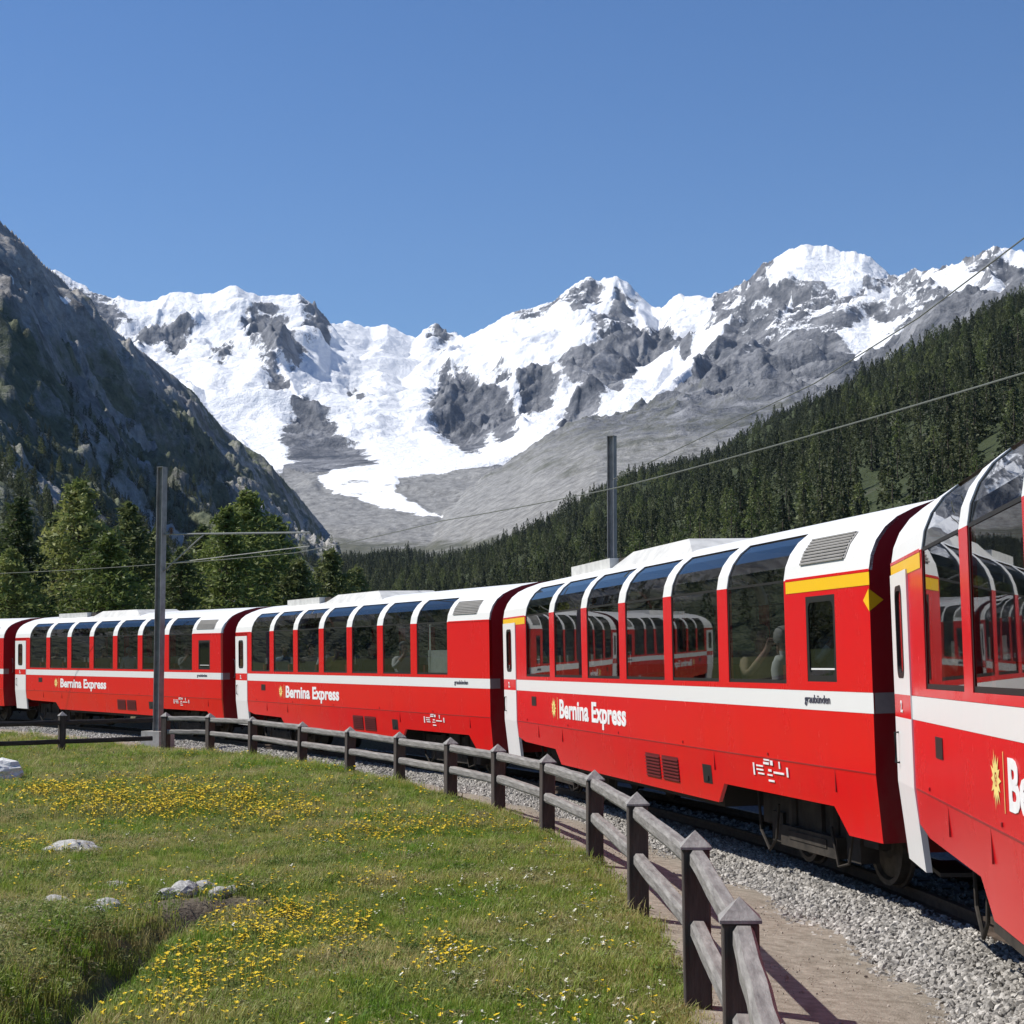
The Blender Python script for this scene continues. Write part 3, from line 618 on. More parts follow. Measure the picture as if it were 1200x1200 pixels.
def carriage(idx, label, nwin, w0, pitch, ww, first, small_win, toilet=False, tshift=0.0):
    A = track(idx * (CL + GAP)); B = track((idx + 1) * (CL + GAP)); d = (B - A).normalized(); C = (A + B) / 2
    xd = -d; rz = math.atan2(xd.y, xd.x); roll = .022
    yv = Vector((-math.sin(rz), math.cos(rz), 0))
    root = empty('railway_carriage', C + yv * (math.sin(roll) * 1.9) + Vector((0, 0, math.sin(roll) * 1.325)), rz); root.rotation_euler = (roll, -math.asin(xd.z), rz)
    tag(root, label, 'railway carriage', 'carriages of the red panorama train')
    wins = [(XL + w0 + pitch * k, XL + w0 + pitch * k + ww) for k in range(nwin)]
    wx0, wx1 = wins[0][0], wins[-1][1]
    small = (6.33, 7.03) if small_win else None
    body = MB(); roof = MB(); stripe = MB(); yel = MB()
    for sg in (-1, 1):
        skin_strip(body, sg, 0, 1, XD, XR); wall_rect(body, sg, XD, XR, 1.675, 1.73)
        wall_rect(body, sg, XL, wx0, 1.73, 2.69, depth=.05); wall_rect(body, sg, XL, XD, 2.6, 2.69)
        if small:
            wall_rect(body, sg, wx1, small[0], 1.73, 2.69, depth=.05); wall_rect(body, sg, small[1], XR, 1.73, 2.69); wall_rect(body, sg, small[0], small[1], 2.52, 2.69); wall_rect(body, sg, small[0], small[1], 1.73, 1.755)
        else: wall_rect(body, sg, wx1, XR, 1.73, 2.69, depth=.05)
        # skirt with bogie openings
        def ysk(z): return 1.325 - .075 * (1.0 - z)
        prof = [(XD, .75), (-6.3, .69), (-4.15, .67), (-3.85, .46), (3.5, .46), (3.75, .67), (6.80, .67), (7.08, .44), (XR, .44)]
        for (xa, za), (xb, zb) in zip(prof[:-1], prof[1:]):
            body.face([(xa, sg*ysk(za), za), (xb, sg*ysk(zb), zb), (xb, sg*1.3245, 1.0), (xa, sg*1.3245, 1.0)])
            body.face([(xa, sg*ysk(za), za), (xb, sg*ysk(zb), zb), (xb, sg*(ysk(zb)-.04), zb), (xa, sg*(ysk(za)-.04), za)])
        wall_rect(stripe, sg, XD, XR + .012, 1.502, 1.673, out=.0015)
        skin_strip(roof, sg, EAVE, GTOP, XL, wx0, depth=.03); skin_strip(roof, sg, EAVE, GTOP, wx1, XR, depth=.03); skin_strip(roof, sg, GTOP, len(PROF) - 1, XL, XR)
        for xa, xb in ((wx1 + .06, XR + .014), (XL, wx0 - .06)):
            tr_ = MB(); wall_rect(tr_, sg, xa, xb, 2.676, 2.70, out=.006); tr_.build('eave_trim', M['red'], root)
            if first: yel = MB(); wall_rect(yel, sg, xa, xb, 2.565, 2.674, out=.004); yel.build('first_class_band', M['yellow'], root)
    bo = body.build('body', M['red'], root)
    # panel joints on the near sides
    jt = MB()
    for sg in (-1, 1):
        for x in (-5.2, -3.6, 3.5, 6.9): jt.box(x - .006, x + .006, sg*1.318 - .006, sg*1.318 + .006, .80, 1.0)
        jt.box(XD + .05, XR, sg*1.325 - .003, sg*1.325 + .003, 1.0, 1.012)
        for x in (-6.0, -3.2, -.4, 2.4, 5.2): jt.box(x - .012, x + .012, sg*1.33 - .004, sg*1.33 + .004, 1.035, 1.06)
    jt.build('panel_joint', M['shade_red'], bo)
    rf = roof.build('roof', M['white'], root, True)
    for poly in rf.data.polygons: poly.use_smooth = abs(poly.normal.x) < .5
    stripe.build('belt_stripe', M['white'], root)
    for k in range(nwin - 1):                                   # pillars: red below the eave, white round the curve
        for sg in (-1, 1):
            p = MB(); wall_rect(p, sg, wins[k][1], wins[k+1][0], 1.73, 2.69, 0, depth=.05); skin_strip(p, sg, EAVE, GTOP, wins[k][1], wins[k+1][0], 1, depth=.05)
            pl = p.build('window_pillar', (M['red'], M['white']), root); recalc(pl.data)
    for k, (a, b) in enumerate(wins):
        for sg in (-1, 1):
            g = MB(); wall_rect(g, sg, a, b, 1.73, 2.69, out=-.012); skin_strip(g, sg, EAVE, GTOP, a, b, out=-.012)
            w = g.build('window', M['glass'], root, True)
            fr = MB()
            for (xa, xb) in ((a, a + .03), (b - .03, b)): wall_rect(fr, sg, xa, xb, 1.73, 2.69, out=-.008); skin_strip(fr, sg, EAVE, GTOP, xa, xb, out=-.008)
            wall_rect(fr, sg, a + .03, b - .03, 1.73, 1.765, out=-.008); wall_rect(fr, sg, a + .03, b - .03, 2.675, 2.70, out=-.006)
            fr.build('window_frame', M['gasket'], w)
        if toilet and k == nwin - 1:
            t = MB(); wall_rect(t, -1, a + .45, b - .04, 1.76, 2.18, out=-.05); wall_rect(t, -1, a + .5, a + .58, 1.76, 2.66, out=-.05); t.build('frosted_panel', M['cream'], root)
    if small:
        for sg in (-1, 1):
            g = MB(); po = round_rect(small[0], small[1], 1.755, 2.52, .0001); pi = round_rect(small[0]+.05, small[1]-.05, 1.81, 2.465, .07)
            flat_poly(g, sg, pi, -.012); w = g.build('window', M['glass'], root)
            f = MB(); ring(f, sg, round_rect(small[0], small[1], 1.755, 2.52, .002), pi, -.004); f.build('window_frame', M['gasket'], w)
            f = MB(); f.box(small[0]+.07, small[1]-.07, sg*1.31-.004, sg*1.31+.004, 1.86, 1.875); f.build('window_bar', M['white'], w)
    # door
    for sg in (-1, 1):
        dr = MB(); o = .012
        frame_o = [(XL + .03, .42), (XD, .42), (XD, 2.6), (XL + .03, 2.6)]
        pi = round_rect(XL + .30, XD - .30, 1.80, 2.50, .09)
        flat_poly(dr, sg, [(XL+.03, 1.0), (XD, 1.0), (XD, 1.50), (XL+.03, 1.50)], o, 0); dr.face([(XL+.03, sg*1.275, .40), (XD, sg*1.275, .40), (XD, sg*1.337, 1.0), (XL+.03, sg*1.337, 1.0)], 0); flat_poly(dr, sg, [(XL+.03, 1.50), (XD, 1.50), (XD, 1.675), (XL+.03, 1.675)], o, 1)
        # upper leaf as a ring round the window
        n = len(pi); per = 6
        corners = [(XD, 1.675), (XD, 2.6), (XL + .03, 2.6), (XL + .03, 1.675)]
        for c in range(4):
            seg = pi[c*per:(c+1)*per]; cc = corners[c]
            for u in range(per - 1): flat_poly(dr, sg, [cc, seg[u+1], seg[u]], o, 0)
            nx = pi[((c+1)*per) % n]; flat_poly(dr, sg, [cc, corners[(c+1) % 4], nx, seg[-1]], o, 0)
        for xx in (XL + .03, XD): dr.face([(xx, sg*1.337, 1.0), (xx, sg*1.337, 2.6), (xx, sg*1.29, 2.6), (xx, sg*1.29, 1.0)], 0); dr.face([(xx, sg*1.275, .40), (xx, sg*1.337, 1.0), (xx, sg*1.29, 1.0), (xx, sg*1.23, .40)], 0)
        dr.face([(XL+.03, sg*1.275, .40), (XD, sg*1.275, .40), (XD, sg*1.23, .40), (XL+.03, sg*1.23, .40)], 0)
        do = dr.build('door', (M['white'], M['red']), root)
        g = MB(); flat_poly(g, sg, round_rect(XL+.33, XD-.33, 1.83, 2.47, .07), .0); g.build('door_window', M['clear'], do)
        f = MB(); ring(f, sg, pi, round_rect(XL+.34, XD-.34, 1.84, 2.46, .07), o + .003); f.build('door_window_frame', M['gasket'], do)
        h = MB(); h.tube([(XL+.2, sg*1.33, 1.15), (XL+.2, sg*1.365, 1.15), (XL+.2, sg*1.365, 1.38), (XL+.2, sg*1.33, 1.38)], .012, 6); h.build('door_handle', M['gasket'], do)
        t = link('lettering', T_DOOR, None, do); t.rotation_euler = (math.pi/2, 0, 0 if sg < 0 else math.pi); t.location = (XL+.42 if sg < 0 else XL+.66, sg*1.341, 1.545)
        st = MB(); st.box(XL+.1, XD-.05, sg*1.05-.12, sg*1.05+.12, .36, .39); st.box(XL+.1, XD-.05, sg*1.0-.1, sg*1.0+.1, .62, .64); st.build('step', M['black'], root)
    # end walls, gangway
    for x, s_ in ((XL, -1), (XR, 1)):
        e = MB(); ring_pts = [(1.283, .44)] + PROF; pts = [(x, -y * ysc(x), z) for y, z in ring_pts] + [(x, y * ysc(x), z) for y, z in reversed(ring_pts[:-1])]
        e.face(pts); ew = e.build('end_wall', M['shade_red'], root)
        gb = MB()
        for k in range(7):
            xx = x + s_ * (.05 + k * .075); w = .62 if k % 2 else .56; gb.box(xx - .03, xx + .03, -w, w, .7, 2.75 + (.05 if k % 2 else 0))
        gb.build('gangway_bellows', M['bellows'], ew)
        hh = MB()
        for y in (-1.02, 1.02): hh.tube([(x + s_*.01, y, 1.55), (x + s_*.07, y, 1.57), (x + s_*.07, y, 2.0), (x + s_*.01, y, 2.02)], .012, 6)
        hh.build('handrail', M['grille'], ew)
        ca = MB(); ca.box(min(x, x+s_*.45), max(x, x+s_*.45), -.12, .12, .50, .68); ca.tube([(x, -.5, .55), (x+s_*.2, -.52, .25), (x+s_*.5, -.5, .45)], .025, 6); ca.build('coupler', M['bogie'], ew)
    dm = MB()
    if first:
        for sg in (-1,):
            dm.v = [(XR-.12, sg*1.329, 2.44), (XR+.004, sg*1.329, 2.535), (XR+.004, sg*1.329, 2.345), (XR+.004, sg*1.2, 2.44)]; dm.f = [(0, 2, 1), (1, 2, 3)]; dm.m = [0, 0]
        dm.build('class_marker', M['yellow'], root)
    # underframe and equipment
    u = MB(); u.box(XL+.2, XR-.2, -1.05, 1.05, .74, .92); u.box(-3.4, 3.2, -1.12, 1.12, .38, .74); u.build('underframe', M['black'], root)
    bogie(root, -5.2); bogie(root, 5.2)
    for sg in (-1, 1):
        yk = lambda z: 1.325 - .075 * (1 - z)
        for x0, x1 in ((.80, 1.40), (1.50, 2.15)):
            lv = MB(); lv.face([(x0, sg*(yk(.58)+.003), .58), (x1, sg*(yk(.58)+.003), .58), (x1, sg*(yk(.86)+.003), .86), (x0, sg*(yk(.86)+.003), .86)])
            for k in range(7): z = .595 + k * .038; lv.bar((x0, sg*(yk(z)+.008), z), (x1, sg*(yk(z)+.008), z), .016, .014)
            lv.build('side_louvre', M['louvre'], root)
        hs = MB(); hs.face([(3.05, sg*(yk(.64)+.003), .64), (3.36, sg*(yk(.64)+.003), .64), (3.36, sg*(yk(.84)+.003), .84), (3.05, sg*(yk(.84)+.003), .84)]); hs.box(3.15, 3.25, sg*1.305-.01, sg*1.305+.01, .67, .72); hs.build('socket_recess', M['gasket'], root)
        hb = MB(); hb.box(-5.62, -5.30, sg*1.326-.004, sg*1.326+.004, 1.28, 1.42); hb.build('display_box', M['gasket'], root)
        wr = MB(); wr.box(XR+.002, XR+.006, sg*1.22-.09, sg*1.22+.09, 1.502, 1.673); wr.build('belt_end', M['grille'], root)
    # roof equipment
    ac = MB(); ac.box(-5.7, -3.3, -.62, .62, 3.2, 3.44); ac.build('roof_unit', M['roof_grey'], root)
    fn = MB(); fn.box(-3.25, -2.85, -.5, .5, 3.2, 3.43); fn.build('roof_fan', M['bogie'], root)
    a2 = MB()
    for sg in (-1, 1): a2.face([(-2.75, sg*.8, 3.22), (1.3, sg*.8, 3.22), (.6, sg*.62, 3.45), (-2.0, sg*.62, 3.45)])
    a2.face([(-2.0, -.62, 3.45), (.6, -.62, 3.45), (.6, .62, 3.45), (-2.0, .62, 3.45)]); a2.face([(-2.75, -.8, 3.22), (-2.0, -.62, 3.45), (-2.0, .62, 3.45), (-2.75, .8, 3.22)]); a2.face([(1.3, -.8, 3.22), (.6, -.62, 3.45), (.6, .62, 3.45), (1.3, .8, 3.22)])
    a2.build('roof_unit', M['roof_grey'], root)
    for sg in (-1, 1):
        gr = MB(); skin_strip(gr, sg, 5, 7, 6.15, 7.25, out=.006)
        for k in range(9):
            t = 5 + k * .24; i = int(t)
            a = Vector(P3(sg, min(i, 7), 6.18, .012)); b_ = Vector(P3(sg, min(i+1, 8), 6.18, .012)); p = a.lerp(b_, t - i); gr.bar(p, p + Vector((1.04, 0, 0)), .012, .012)
        gr.build('roof_vent', M['grille'], root)
    # interior
    fl = MB(); fl.box(XL+.15, XR-.1, -1.27, 1.27, .92, .97); fl.build('floor', M['floor_int'], root)
    for xp in (wx1 + .1, wx0 - .14): pt = MB(); pt.box(xp, xp + .04, -1.25, 1.25, .97, 2.78); pt.build('partition', M['seat_grey'], root)
    x = wx0 + .45; fl_ = 1 if idx <= 0 else 0
    while x < wx1 - .3:
        for y in (-.78, .78):
            so = link('seat', SEAT, None, root); so.location = (x, y, .97); so.rotation_euler = (0, 0, math.pi if fl_ else 0)
        x += 1.15 if fl_ == 0 and False else .98; fl_ ^= 1
    # writing
    for sg in (-1, 1):
        t = link('lettering', T_TITLE, None, root); t.rotation_euler = (math.pi/2, 0, 0 if sg < 0 else math.pi); t.location = (-3.72 + tshift if sg < 0 else 3.72 - tshift, sg*1.329, 1.15)
        e = link('emblem', STAR, None, root); e.rotation_euler = t.rotation_euler; e.location = ((-4.08 + tshift) * (1 if sg < 0 else -1), sg*1.329, 1.275)
        r = link('lettering', T_REGION, None, root); r.rotation_euler = t.rotation_euler; r.location = (6.25 if sg < 0 else -6.25, sg*1.331, 1.565)
        m_ = link('service_markings', MARKS, None, root); m_.scale = (.9, .9, .75); m_.location = (5.25, sg*1.322, .84); m_.rotation_euler = (.075 * -sg, 0, 0 if sg < 0 else math.pi)
    return root
cars = {}
cars[-1] = carriage(-1, 'red panoramic carriage with gold flower emblem, close beside the gravel path bend', 6, 1.81, 2.016, 1.69, True, True, tshift=.75)
cars[0] = carriage(0, 'red panoramic carriage with yellow bands at both ends and six curved windows', 6, 1.81, 2.016, 1.69, True, True)
cars[1] = carriage(1, 'red panoramic carriage with half frosted last window and a plain windowless end panel', 7, 1.37, 1.812, 1.49, False, False, True)
cars[2] = carriage(2, 'red panoramic carriage without yellow bands, passing behind the steel mast at the fence corner', 7, 1.37, 1.812, 1.49, False, True)
cars[3] = carriage(3, 'red panoramic carriage at the far tail of the train beyond the masted one', 7, 1.37, 1.812, 1.49, False, True)

# ------------------------------------------------------------------ wooden fence
def wood_mat(name, c1, c2):
    m, nt, n, l, b = nodes(name); tc = n.new('ShaderNodeTexCoord'); mp = n.new('ShaderNodeMapping'); mp.inputs['Scale'].default_value = (22, 22, 2.5); l.new(tc.outputs['Object'], mp.inputs[0])
    t = noise_node(n, l, 1.0, 7, .7, mp.outputs[0]); r = ramp(n, [(.3, c1), (.7, c2)]); l.new(t.outputs['Fac'], r.inputs[0]); l.new(r.outputs[0], b.inputs['Base Color'])
    b.inputs['Roughness'].default_value = .85; b.inputs['Specular IOR Level'].default_value = .2
    bp = n.new('ShaderNodeBump'); bp.inputs['Strength'].default_value = .7; bp.inputs['Distance'].default_value = .012; l.new(t.outputs['Fac'], bp.inputs['Height']); l.new(bp.outputs[0], b.inputs['Normal']); return m
M['post'] = wood_mat('post_wood', (.035, .028, .025), (.105, .088, .08)); M['cap'] = wood_mat('post_cap_wood', (.16, .15, .145), (.34, .33, .32)); M['railw'] = wood_mat('rail_wood', (.10, .092, .088), (.31, .295, .28))
M['rail_shade'] = wood_mat('shaded_rail_wood', (.03, .025, .023), (.09, .078, .07))  # same rail wood, darkened: the side away from the sun is painted in
def post(parent, loc, h, ang, w=.165):
    mb = MB(); hw = w / 2; c = h - .11; e = .012
    mb.box(-hw, hw, -hw, hw, -.25, c)
    po = mb.build('post', M['post'], parent); bv = po.modifiers.new('b', 'BEVEL'); bv.width = .008; bv.segments = 1
    po.location = loc; po.rotation_euler = (random.uniform(-.012, .012), random.uniform(-.012, .012), ang + random.uniform(-.05, .05))
    cp = MB(); q = hw + e
    cp.face([(-q,-q,c),(q,-q,c),(q,q,c),(-q,q,c)]); b = c + .015
    for i in range(4):
        k = [(-q,-q),(q,-q),(q,q),(-q,q)]; a_, b_ = k[i], k[(i+1) % 4]; cp.face([(*a_, c), (*b_, c), (*b_, b), (*a_, b)]); cp.face([(*a_, b), (*b_, b), (0, 0, h)])
    cp.build('post_cap', M['cap'], po)
    return po
def rail_log(parent, a, b, mat, r=.057):
    a = Vector(a); b = Vector(b); L = (b - a).length; n = 7; mb = MB(); ang = random.uniform(0, 3)
    pts = [(random.uniform(-.004, .004), random.uniform(-.004, .004), L * i / (n - 1)) for i in range(n)]; n0 = 0
    sec = [(-1,-.55),(-.7,-.95),(.7,-.95),(1,-.55),(1,.45),(.62,.9),(-.62,.9),(-1,.45)]
    for i, p in enumerate(pts):
        k = r * random.uniform(.975, 1.03)
        for sx, sy in sec: mb.v.append((p[0] + sx * k * .85, p[1] + sy * k * 1.05, p[2]))
    for i in range(n - 1):
        for k in range(8): mb.f.append((i*8+k, i*8+(k+1) % 8, (i+1)*8+(k+1) % 8, (i+1)*8+k)); mb.m.append(0)
    mb.f.append(tuple(range(8))); mb.m.append(0); mb.f.append(tuple(reversed(range((n-1)*8, n*8)))); mb.m.append(0)
    o = mb.build('rail', mat, parent); o.location = a
    zax = (b - a).normalized(); xax = Vector((0, 0, 1)).cross(zax).normalized(); yax = zax.cross(xax); o.rotation_euler = Matrix((xax, yax, zax)).transposed().to_euler()
def gz1(x, y): return float(meadow_z(np.array([x]), np.array([y]))[0][0])
fr_ = empty('wooden_fence', post_xy[6]); tag(fr_, 'weathered two rail wooden fence with pointed posts curving beside the gravel path', 'fence')
def rel(o, p): return Vector(p) - o.location
near_extra = post_xy[0] + (post_xy[0] - post_xy[1]) * 1.0 + Vector((-.15, 0, 0))
allp = [near_extra] + post_xy; allh = [1.02] + post_h
for i, p in enumerate(allp):
    dirv = (allp[min(i+1, len(allp)-1)] - allp[max(i-1, 0)]); ang = math.atan2(dirv.y, dirv.x)
    post(fr_, rel(fr_, p), allh[i], ang)
    if i:
        q = allp[i-1]; u = (p - q).normalized() * .05
        for zf in (.83, .46):
            rail_log(fr_, rel(fr_, q + u + Vector((0, 0, allh[i-1] * zf + random.uniform(-.02, .02)))), rel(fr_, p - u + Vector((0, 0, allh[i] * zf + random.uniform(-.02, .02)))), M['railw'])
lp = [on_z(178, 876, GZ), on_z(72, 880, GZ - .02), on_z(-48, 885, GZ - .03), on_z(-180, 890, GZ - .05)]
f2 = empty('wooden_fence', lp[1]); tag(f2, 'dark unlit wooden fence running off from the mast across the meadow edge', 'fence')
for i, p in enumerate(lp):
    if i: post(f2, rel(f2, p), .92, math.atan2(lp[1].y - lp[0].y, lp[1].x - lp[0].x), .15)
    if i:
        q = lp[i-1]
        for z in (.66, .22): rail_log(f2, rel(f2, q + Vector((0, 0, z))), rel(f2, p + Vector((0, 0, z))), M['rail_shade'], .055)

# ------------------------------------------------------------------ overhead line masts and wires
M['mast'] = mat_noise('galvanised_steel', (.17, .17, .168), (.30, .30, .295), 4, .6, metal=.1); M['wire'] = plain('copper_wire', (.12, .13, .11), .5); M['arm'] = plain('bracket_steel', (.22, .23, .22), .5)
M['insul'] = plain('insulator', (.10, .06, .04), .4); M['concrete'] = mat_noise('concrete', (.3, .29, .27), (.42, .41, .39), 8, .9)
def mast(base, h, w, ang, label, arm_to=None, zt=5.2):
    r = empty('catenary_mast', base, ang); tag(r, label, 'mast', 'steel overhead line masts')
    m = MB(); t = .014
    m.box(-w/2, w/2, -w/2, -w/2+t, 0, h); m.box(-w/2, w/2, w/2-t, w/2, 0, h); m.box(-t/2, t/2, -w/2+t, w/2-t, 0, h); m.box(-w/2-.005, w/2+.005, -w/2-.005, w/2+.005, h, h+.015)
    po = m.build('post', M['mast'], r)
    c = MB(); c.box(-.3, .3, -.3, .3, -.5, .12); c.build('footing', M['concrete'], r)
    if arm_to is not None:
        R = Matrix.Rotation(-ang, 3, 'Z'); e = R @ (Vector(arm_to) - Vector(base)); d = Vector((e.x, e.y, 0)).normalized()
        a = MB(); a.tube([d*.1 + Vector((0,0,zt)), Vector((e.x, e.y, zt - .05))], .024, 8); br = a.build('bracket_arm', M['arm'], r)
        a = MB(); a.tube([d*.1 + Vector((0,0,zt-.95)), d*1.25 + Vector((0,0,zt-.03))], .02, 8); a.build('strut', M['arm'], r)
        a = MB(); a.tube([d*.35 + Vector((0,0,zt-.75)), Vector((e.x, e.y, e.z+.12))], .013, 6); a.build('registration_arm', M['arm'], r)
        i = MB(); i.lathe([(.02, 0), (.06, .03), (.025, .05), (.06, .09), (.025, .11), (.06, .15), (.02, .18)], 'z', 12, d*.3 + Vector((0,0,zt-.0))); i.build('insulator', M['insul'], br)
    return r
mb1 = at_y(185, 862, 46.0); mb2 = at_y(718, 764, 36.0); mb2.z = -.35
mast(mb1, 6.95, .19, 1.05, 'grey steel mast with bracket arm standing on gravel at the fence corner', track(31.9, -.1, 4.75), 5.2)
mast(mb2, 6.85, .15, 1.05, 'grey steel mast rising behind the roof of the six windowed carriage', None)
def wire(name, pts, r, label, sag=0):
    P = [Vector(p) for p in pts]; m = MB(); q = []
    for a, b in zip(P[:-1], P[1:]):
        for k in range(12): t = k / 12; v = a.lerp(b, t); v.z -= sag * 4 * t * (1 - t) * (b - a).length / 20; q.append(v)
    q.append(P[-1]); m.tube(q, r, 6); o = m.build(name, M['wire'], None, True); tag(o, label, 'wire')
cw = [Vector((6.2, 3, 4.6)), at_y(1200, 437, 16.4), at_y(725, 571, 27.6), at_y(520, 610, 33.9), at_y(345, 648, 44.5), at_y(190, 661, 49.3), at_y(0, 672, 54.6), at_y(-200, 684, 60)]
wire('contact_wire', cw, .009, 'thin overhead contact wire following the curve above the train', .05)
mw = [Vector((7.2, 3, 6.6)), at_y(1200, 279, 17.0), at_y(1077, 372, 20.2), at_y(955, 449, 24.3), at_y(780, 533, 32), at_y(718, 562, 36)]
wire('feeder_wire', mw, .008, 'dark slack wire rising from the rear mast into the sky', 0)

# ------------------------------------------------------------------ scattering with geometry nodes
def proto_collection(name, objs):
    c = bpy.data.collections.new(name)
    for o in objs: c.objects.link(o)
    return c
def scatter(name, pts, rot, scl, idx, protos):
    c = proto_collection(name + '_kinds', protos)
    me = bpy.data.meshes.new(name); n = len(pts); me.vertices.add(n); me.vertices.foreach_set('co', np.asarray(pts, np.float32).ravel())
    a = me.attributes.new('rot', 'FLOAT_VECTOR', 'POINT'); a.data.foreach_set('vector', np.asarray(rot, np.float32).ravel())
    a = me.attributes.new('scl', 'FLOAT_VECTOR', 'POINT'); s3 = np.asarray(scl, np.float32); s3 = np.repeat(s3[:, None], 3, 1) if s3.ndim == 1 else s3; a.data.foreach_set('vector', s3.ravel())
    a = me.attributes.new('kind_index', 'INT', 'POINT'); a.data.foreach_set('value', np.asarray(idx, np.int32))
    o = link(name, me); ng = bpy.data.node_groups.new(name, 'GeometryNodeTree')
    ng.interface.new_socket('Geometry', in_out='INPUT', socket_type='NodeSocketGeometry'); ng.interface.new_socket('Geometry', in_out='OUTPUT', socket_type='NodeSocketGeometry')
    N = ng.nodes; Lk = ng.links; gi = N.new('NodeGroupInput'); go = N.new('NodeGroupOutput'); ip = N.new('GeometryNodeInstanceOnPoints'); ci = N.new('GeometryNodeCollectionInfo')
    ci.inputs['Collection'].default_value = c; ci.inputs['Separate Children'].default_value = True; ci.inputs['Reset Children'].default_value = True
    def na(nm, t): x = N.new('GeometryNodeInputNamedAttribute'); x.data_type = t; x.inputs['Name'].default_value = nm; return x.outputs['Attribute']
    Lk.new(gi.outputs[0], ip.inputs['Points']); Lk.new(ci.outputs[0], ip.inputs['Instance']); ip.inputs['Pick Instance'].default_value = True
    Lk.new(na('kind_index', 'INT'), ip.inputs['Instance Index']); Lk.new(na('rot', 'FLOAT_VECTOR'), ip.inputs['Rotation']); Lk.new(na('scl', 'FLOAT_VECTOR'), ip.inputs['Scale']); Lk.new(ip.outputs[0], go.inputs[0])
    md_ = o.modifiers.new('scatter', 'NODES'); md_.node_group = ng
    return o
def proto(name, mb, mats, smooth=False): return bpy.data.objects.new(name, mb.mesh(name, mats if isinstance(mats, (list, tuple)) else (mats,), smooth))

# ------------------------------------------------------------------ ballast stones
M['stone'] = mat_noise('ballast_stone', (.15, .14, .125), (.46, .44, .41), 14, .9, 4, .2, rand=.45)
def stone_mesh(seed, r=1.0, sub=1, flat=.7):
    bm = bmesh.new(); bmesh.ops.create_icosphere(bm, subdivisions=sub, radius=r); R = random.Random(seed)
    ax = (R.uniform(.75, 1.25), R.uniform(.75, 1.1), R.uniform(flat - .12, flat + .12))
    for v in bm.verts:
        k = R.uniform(.72, 1.2); v.co = Vector((v.co.x * ax[0] * k, v.co.y * ax[1] * k, v.co.z * ax[2] * k))
    me = bpy.data.meshes.new('stone'); bm.to_mesh(me); bm.free(); return me
stones = []
for i in range(7):
    me = stone_mesh(i, .03); me.materials.append(M['stone']); stones.append(bpy.data.objects.new('ballast_stone_%d' % i, me))
def bal_pts(s0, s1, o0, o1, dens):
    n = int((s1 - s0) * (o1 - o0) * dens); S = rng.uniform(s0, s1, n); O = rng.uniform(o0, o1, n); P = np.empty((n, 3))
    x = np.interp(S, _ss, _cx); y = np.interp(S, _ss, _cy); h = np.interp(S, _ss, _h); P[:, 0] = x - np.sin(h) * O; P[:, 1] = y + np.cos(h) * O
    e = .06 * np.sin(S * 1.3) + .05 * np.sin(S * 3.1 + 2)
    z = np.interp(O, [-2.6, -1.9, -1.2, 0, .75, 1.05, 1.35, 1.75, 2.1, 2.6], [-.6, -.3, -.27, -.28, -.26, -.22, -.245, -.325, -.315, -.29]); P[:, 2] = z + tz(S) + rng.uniform(-.008, .02, n)
    keep = (O < 1.86 + e + np.abs(rng.normal(0, .09, n))); return P[keep]
bp_ = np.concatenate([bal_pts(-10, 6, .62, 2.25, 1250), bal_pts(6, 22, .62, 2.3, 900), bal_pts(22, 52, .62, 2.2, 520), bal_pts(-10, 40, -.45, .45, 130), bal_pts(30, 60, -2.2, -.6, 100)])
n = len(bp_); so = scatter('ballast_stones', bp_, rng.uniform(0, 6.28, (n, 3)), rng.uniform(.65, 1.35, n) * np.where(bp_[:, 1] > 30, 1.25, 1.0), rng.integers(0, 7, n), stones)
tag(so, 'loose grey crushed stone heaped along the rails', 'ballast', kind='stuff')
# grit and stray stones on the path
def on_path(n):
    S = rng.uniform(-9, 40, n); fo = fence_off(S); t = rng.uniform(0, 1, n); O = 1.7 + (fo - 1.6) * t; x = np.interp(S, _ss, _cx); y = np.interp(S, _ss, _cy); h = np.interp(S, _ss, _h)
    return np.stack([x - np.sin(h) * O, y + np.cos(h) * O, -.315 + .15 * (O - 1.45) / (fo - 1.41) + tz(S)], -1)
pp = on_path(9000); pp[:, 2] += .004; sc = rng.uniform(.10, .32, len(pp)); sc[rng.random(len(pp)) < .03] *= 2.2
M['grit'] = mat_noise('path_stone', (.18, .15, .12), (.42, .37, .32), 14, .95, rand=.4)
grits = []
for i in range(4): me = stone_mesh(40 + i, .03); me.materials.append(M['grit']); grits.append(bpy.data.objects.new('path_grit_%d' % i, me))
tag(scatter('path_grit', pp, rng.uniform(0, 6.28, (len(pp), 3)), sc, rng.integers(0, 4, len(pp)), grits), 'loose brown grit lying on the path beside the fence', 'gravel', kind='stuff')

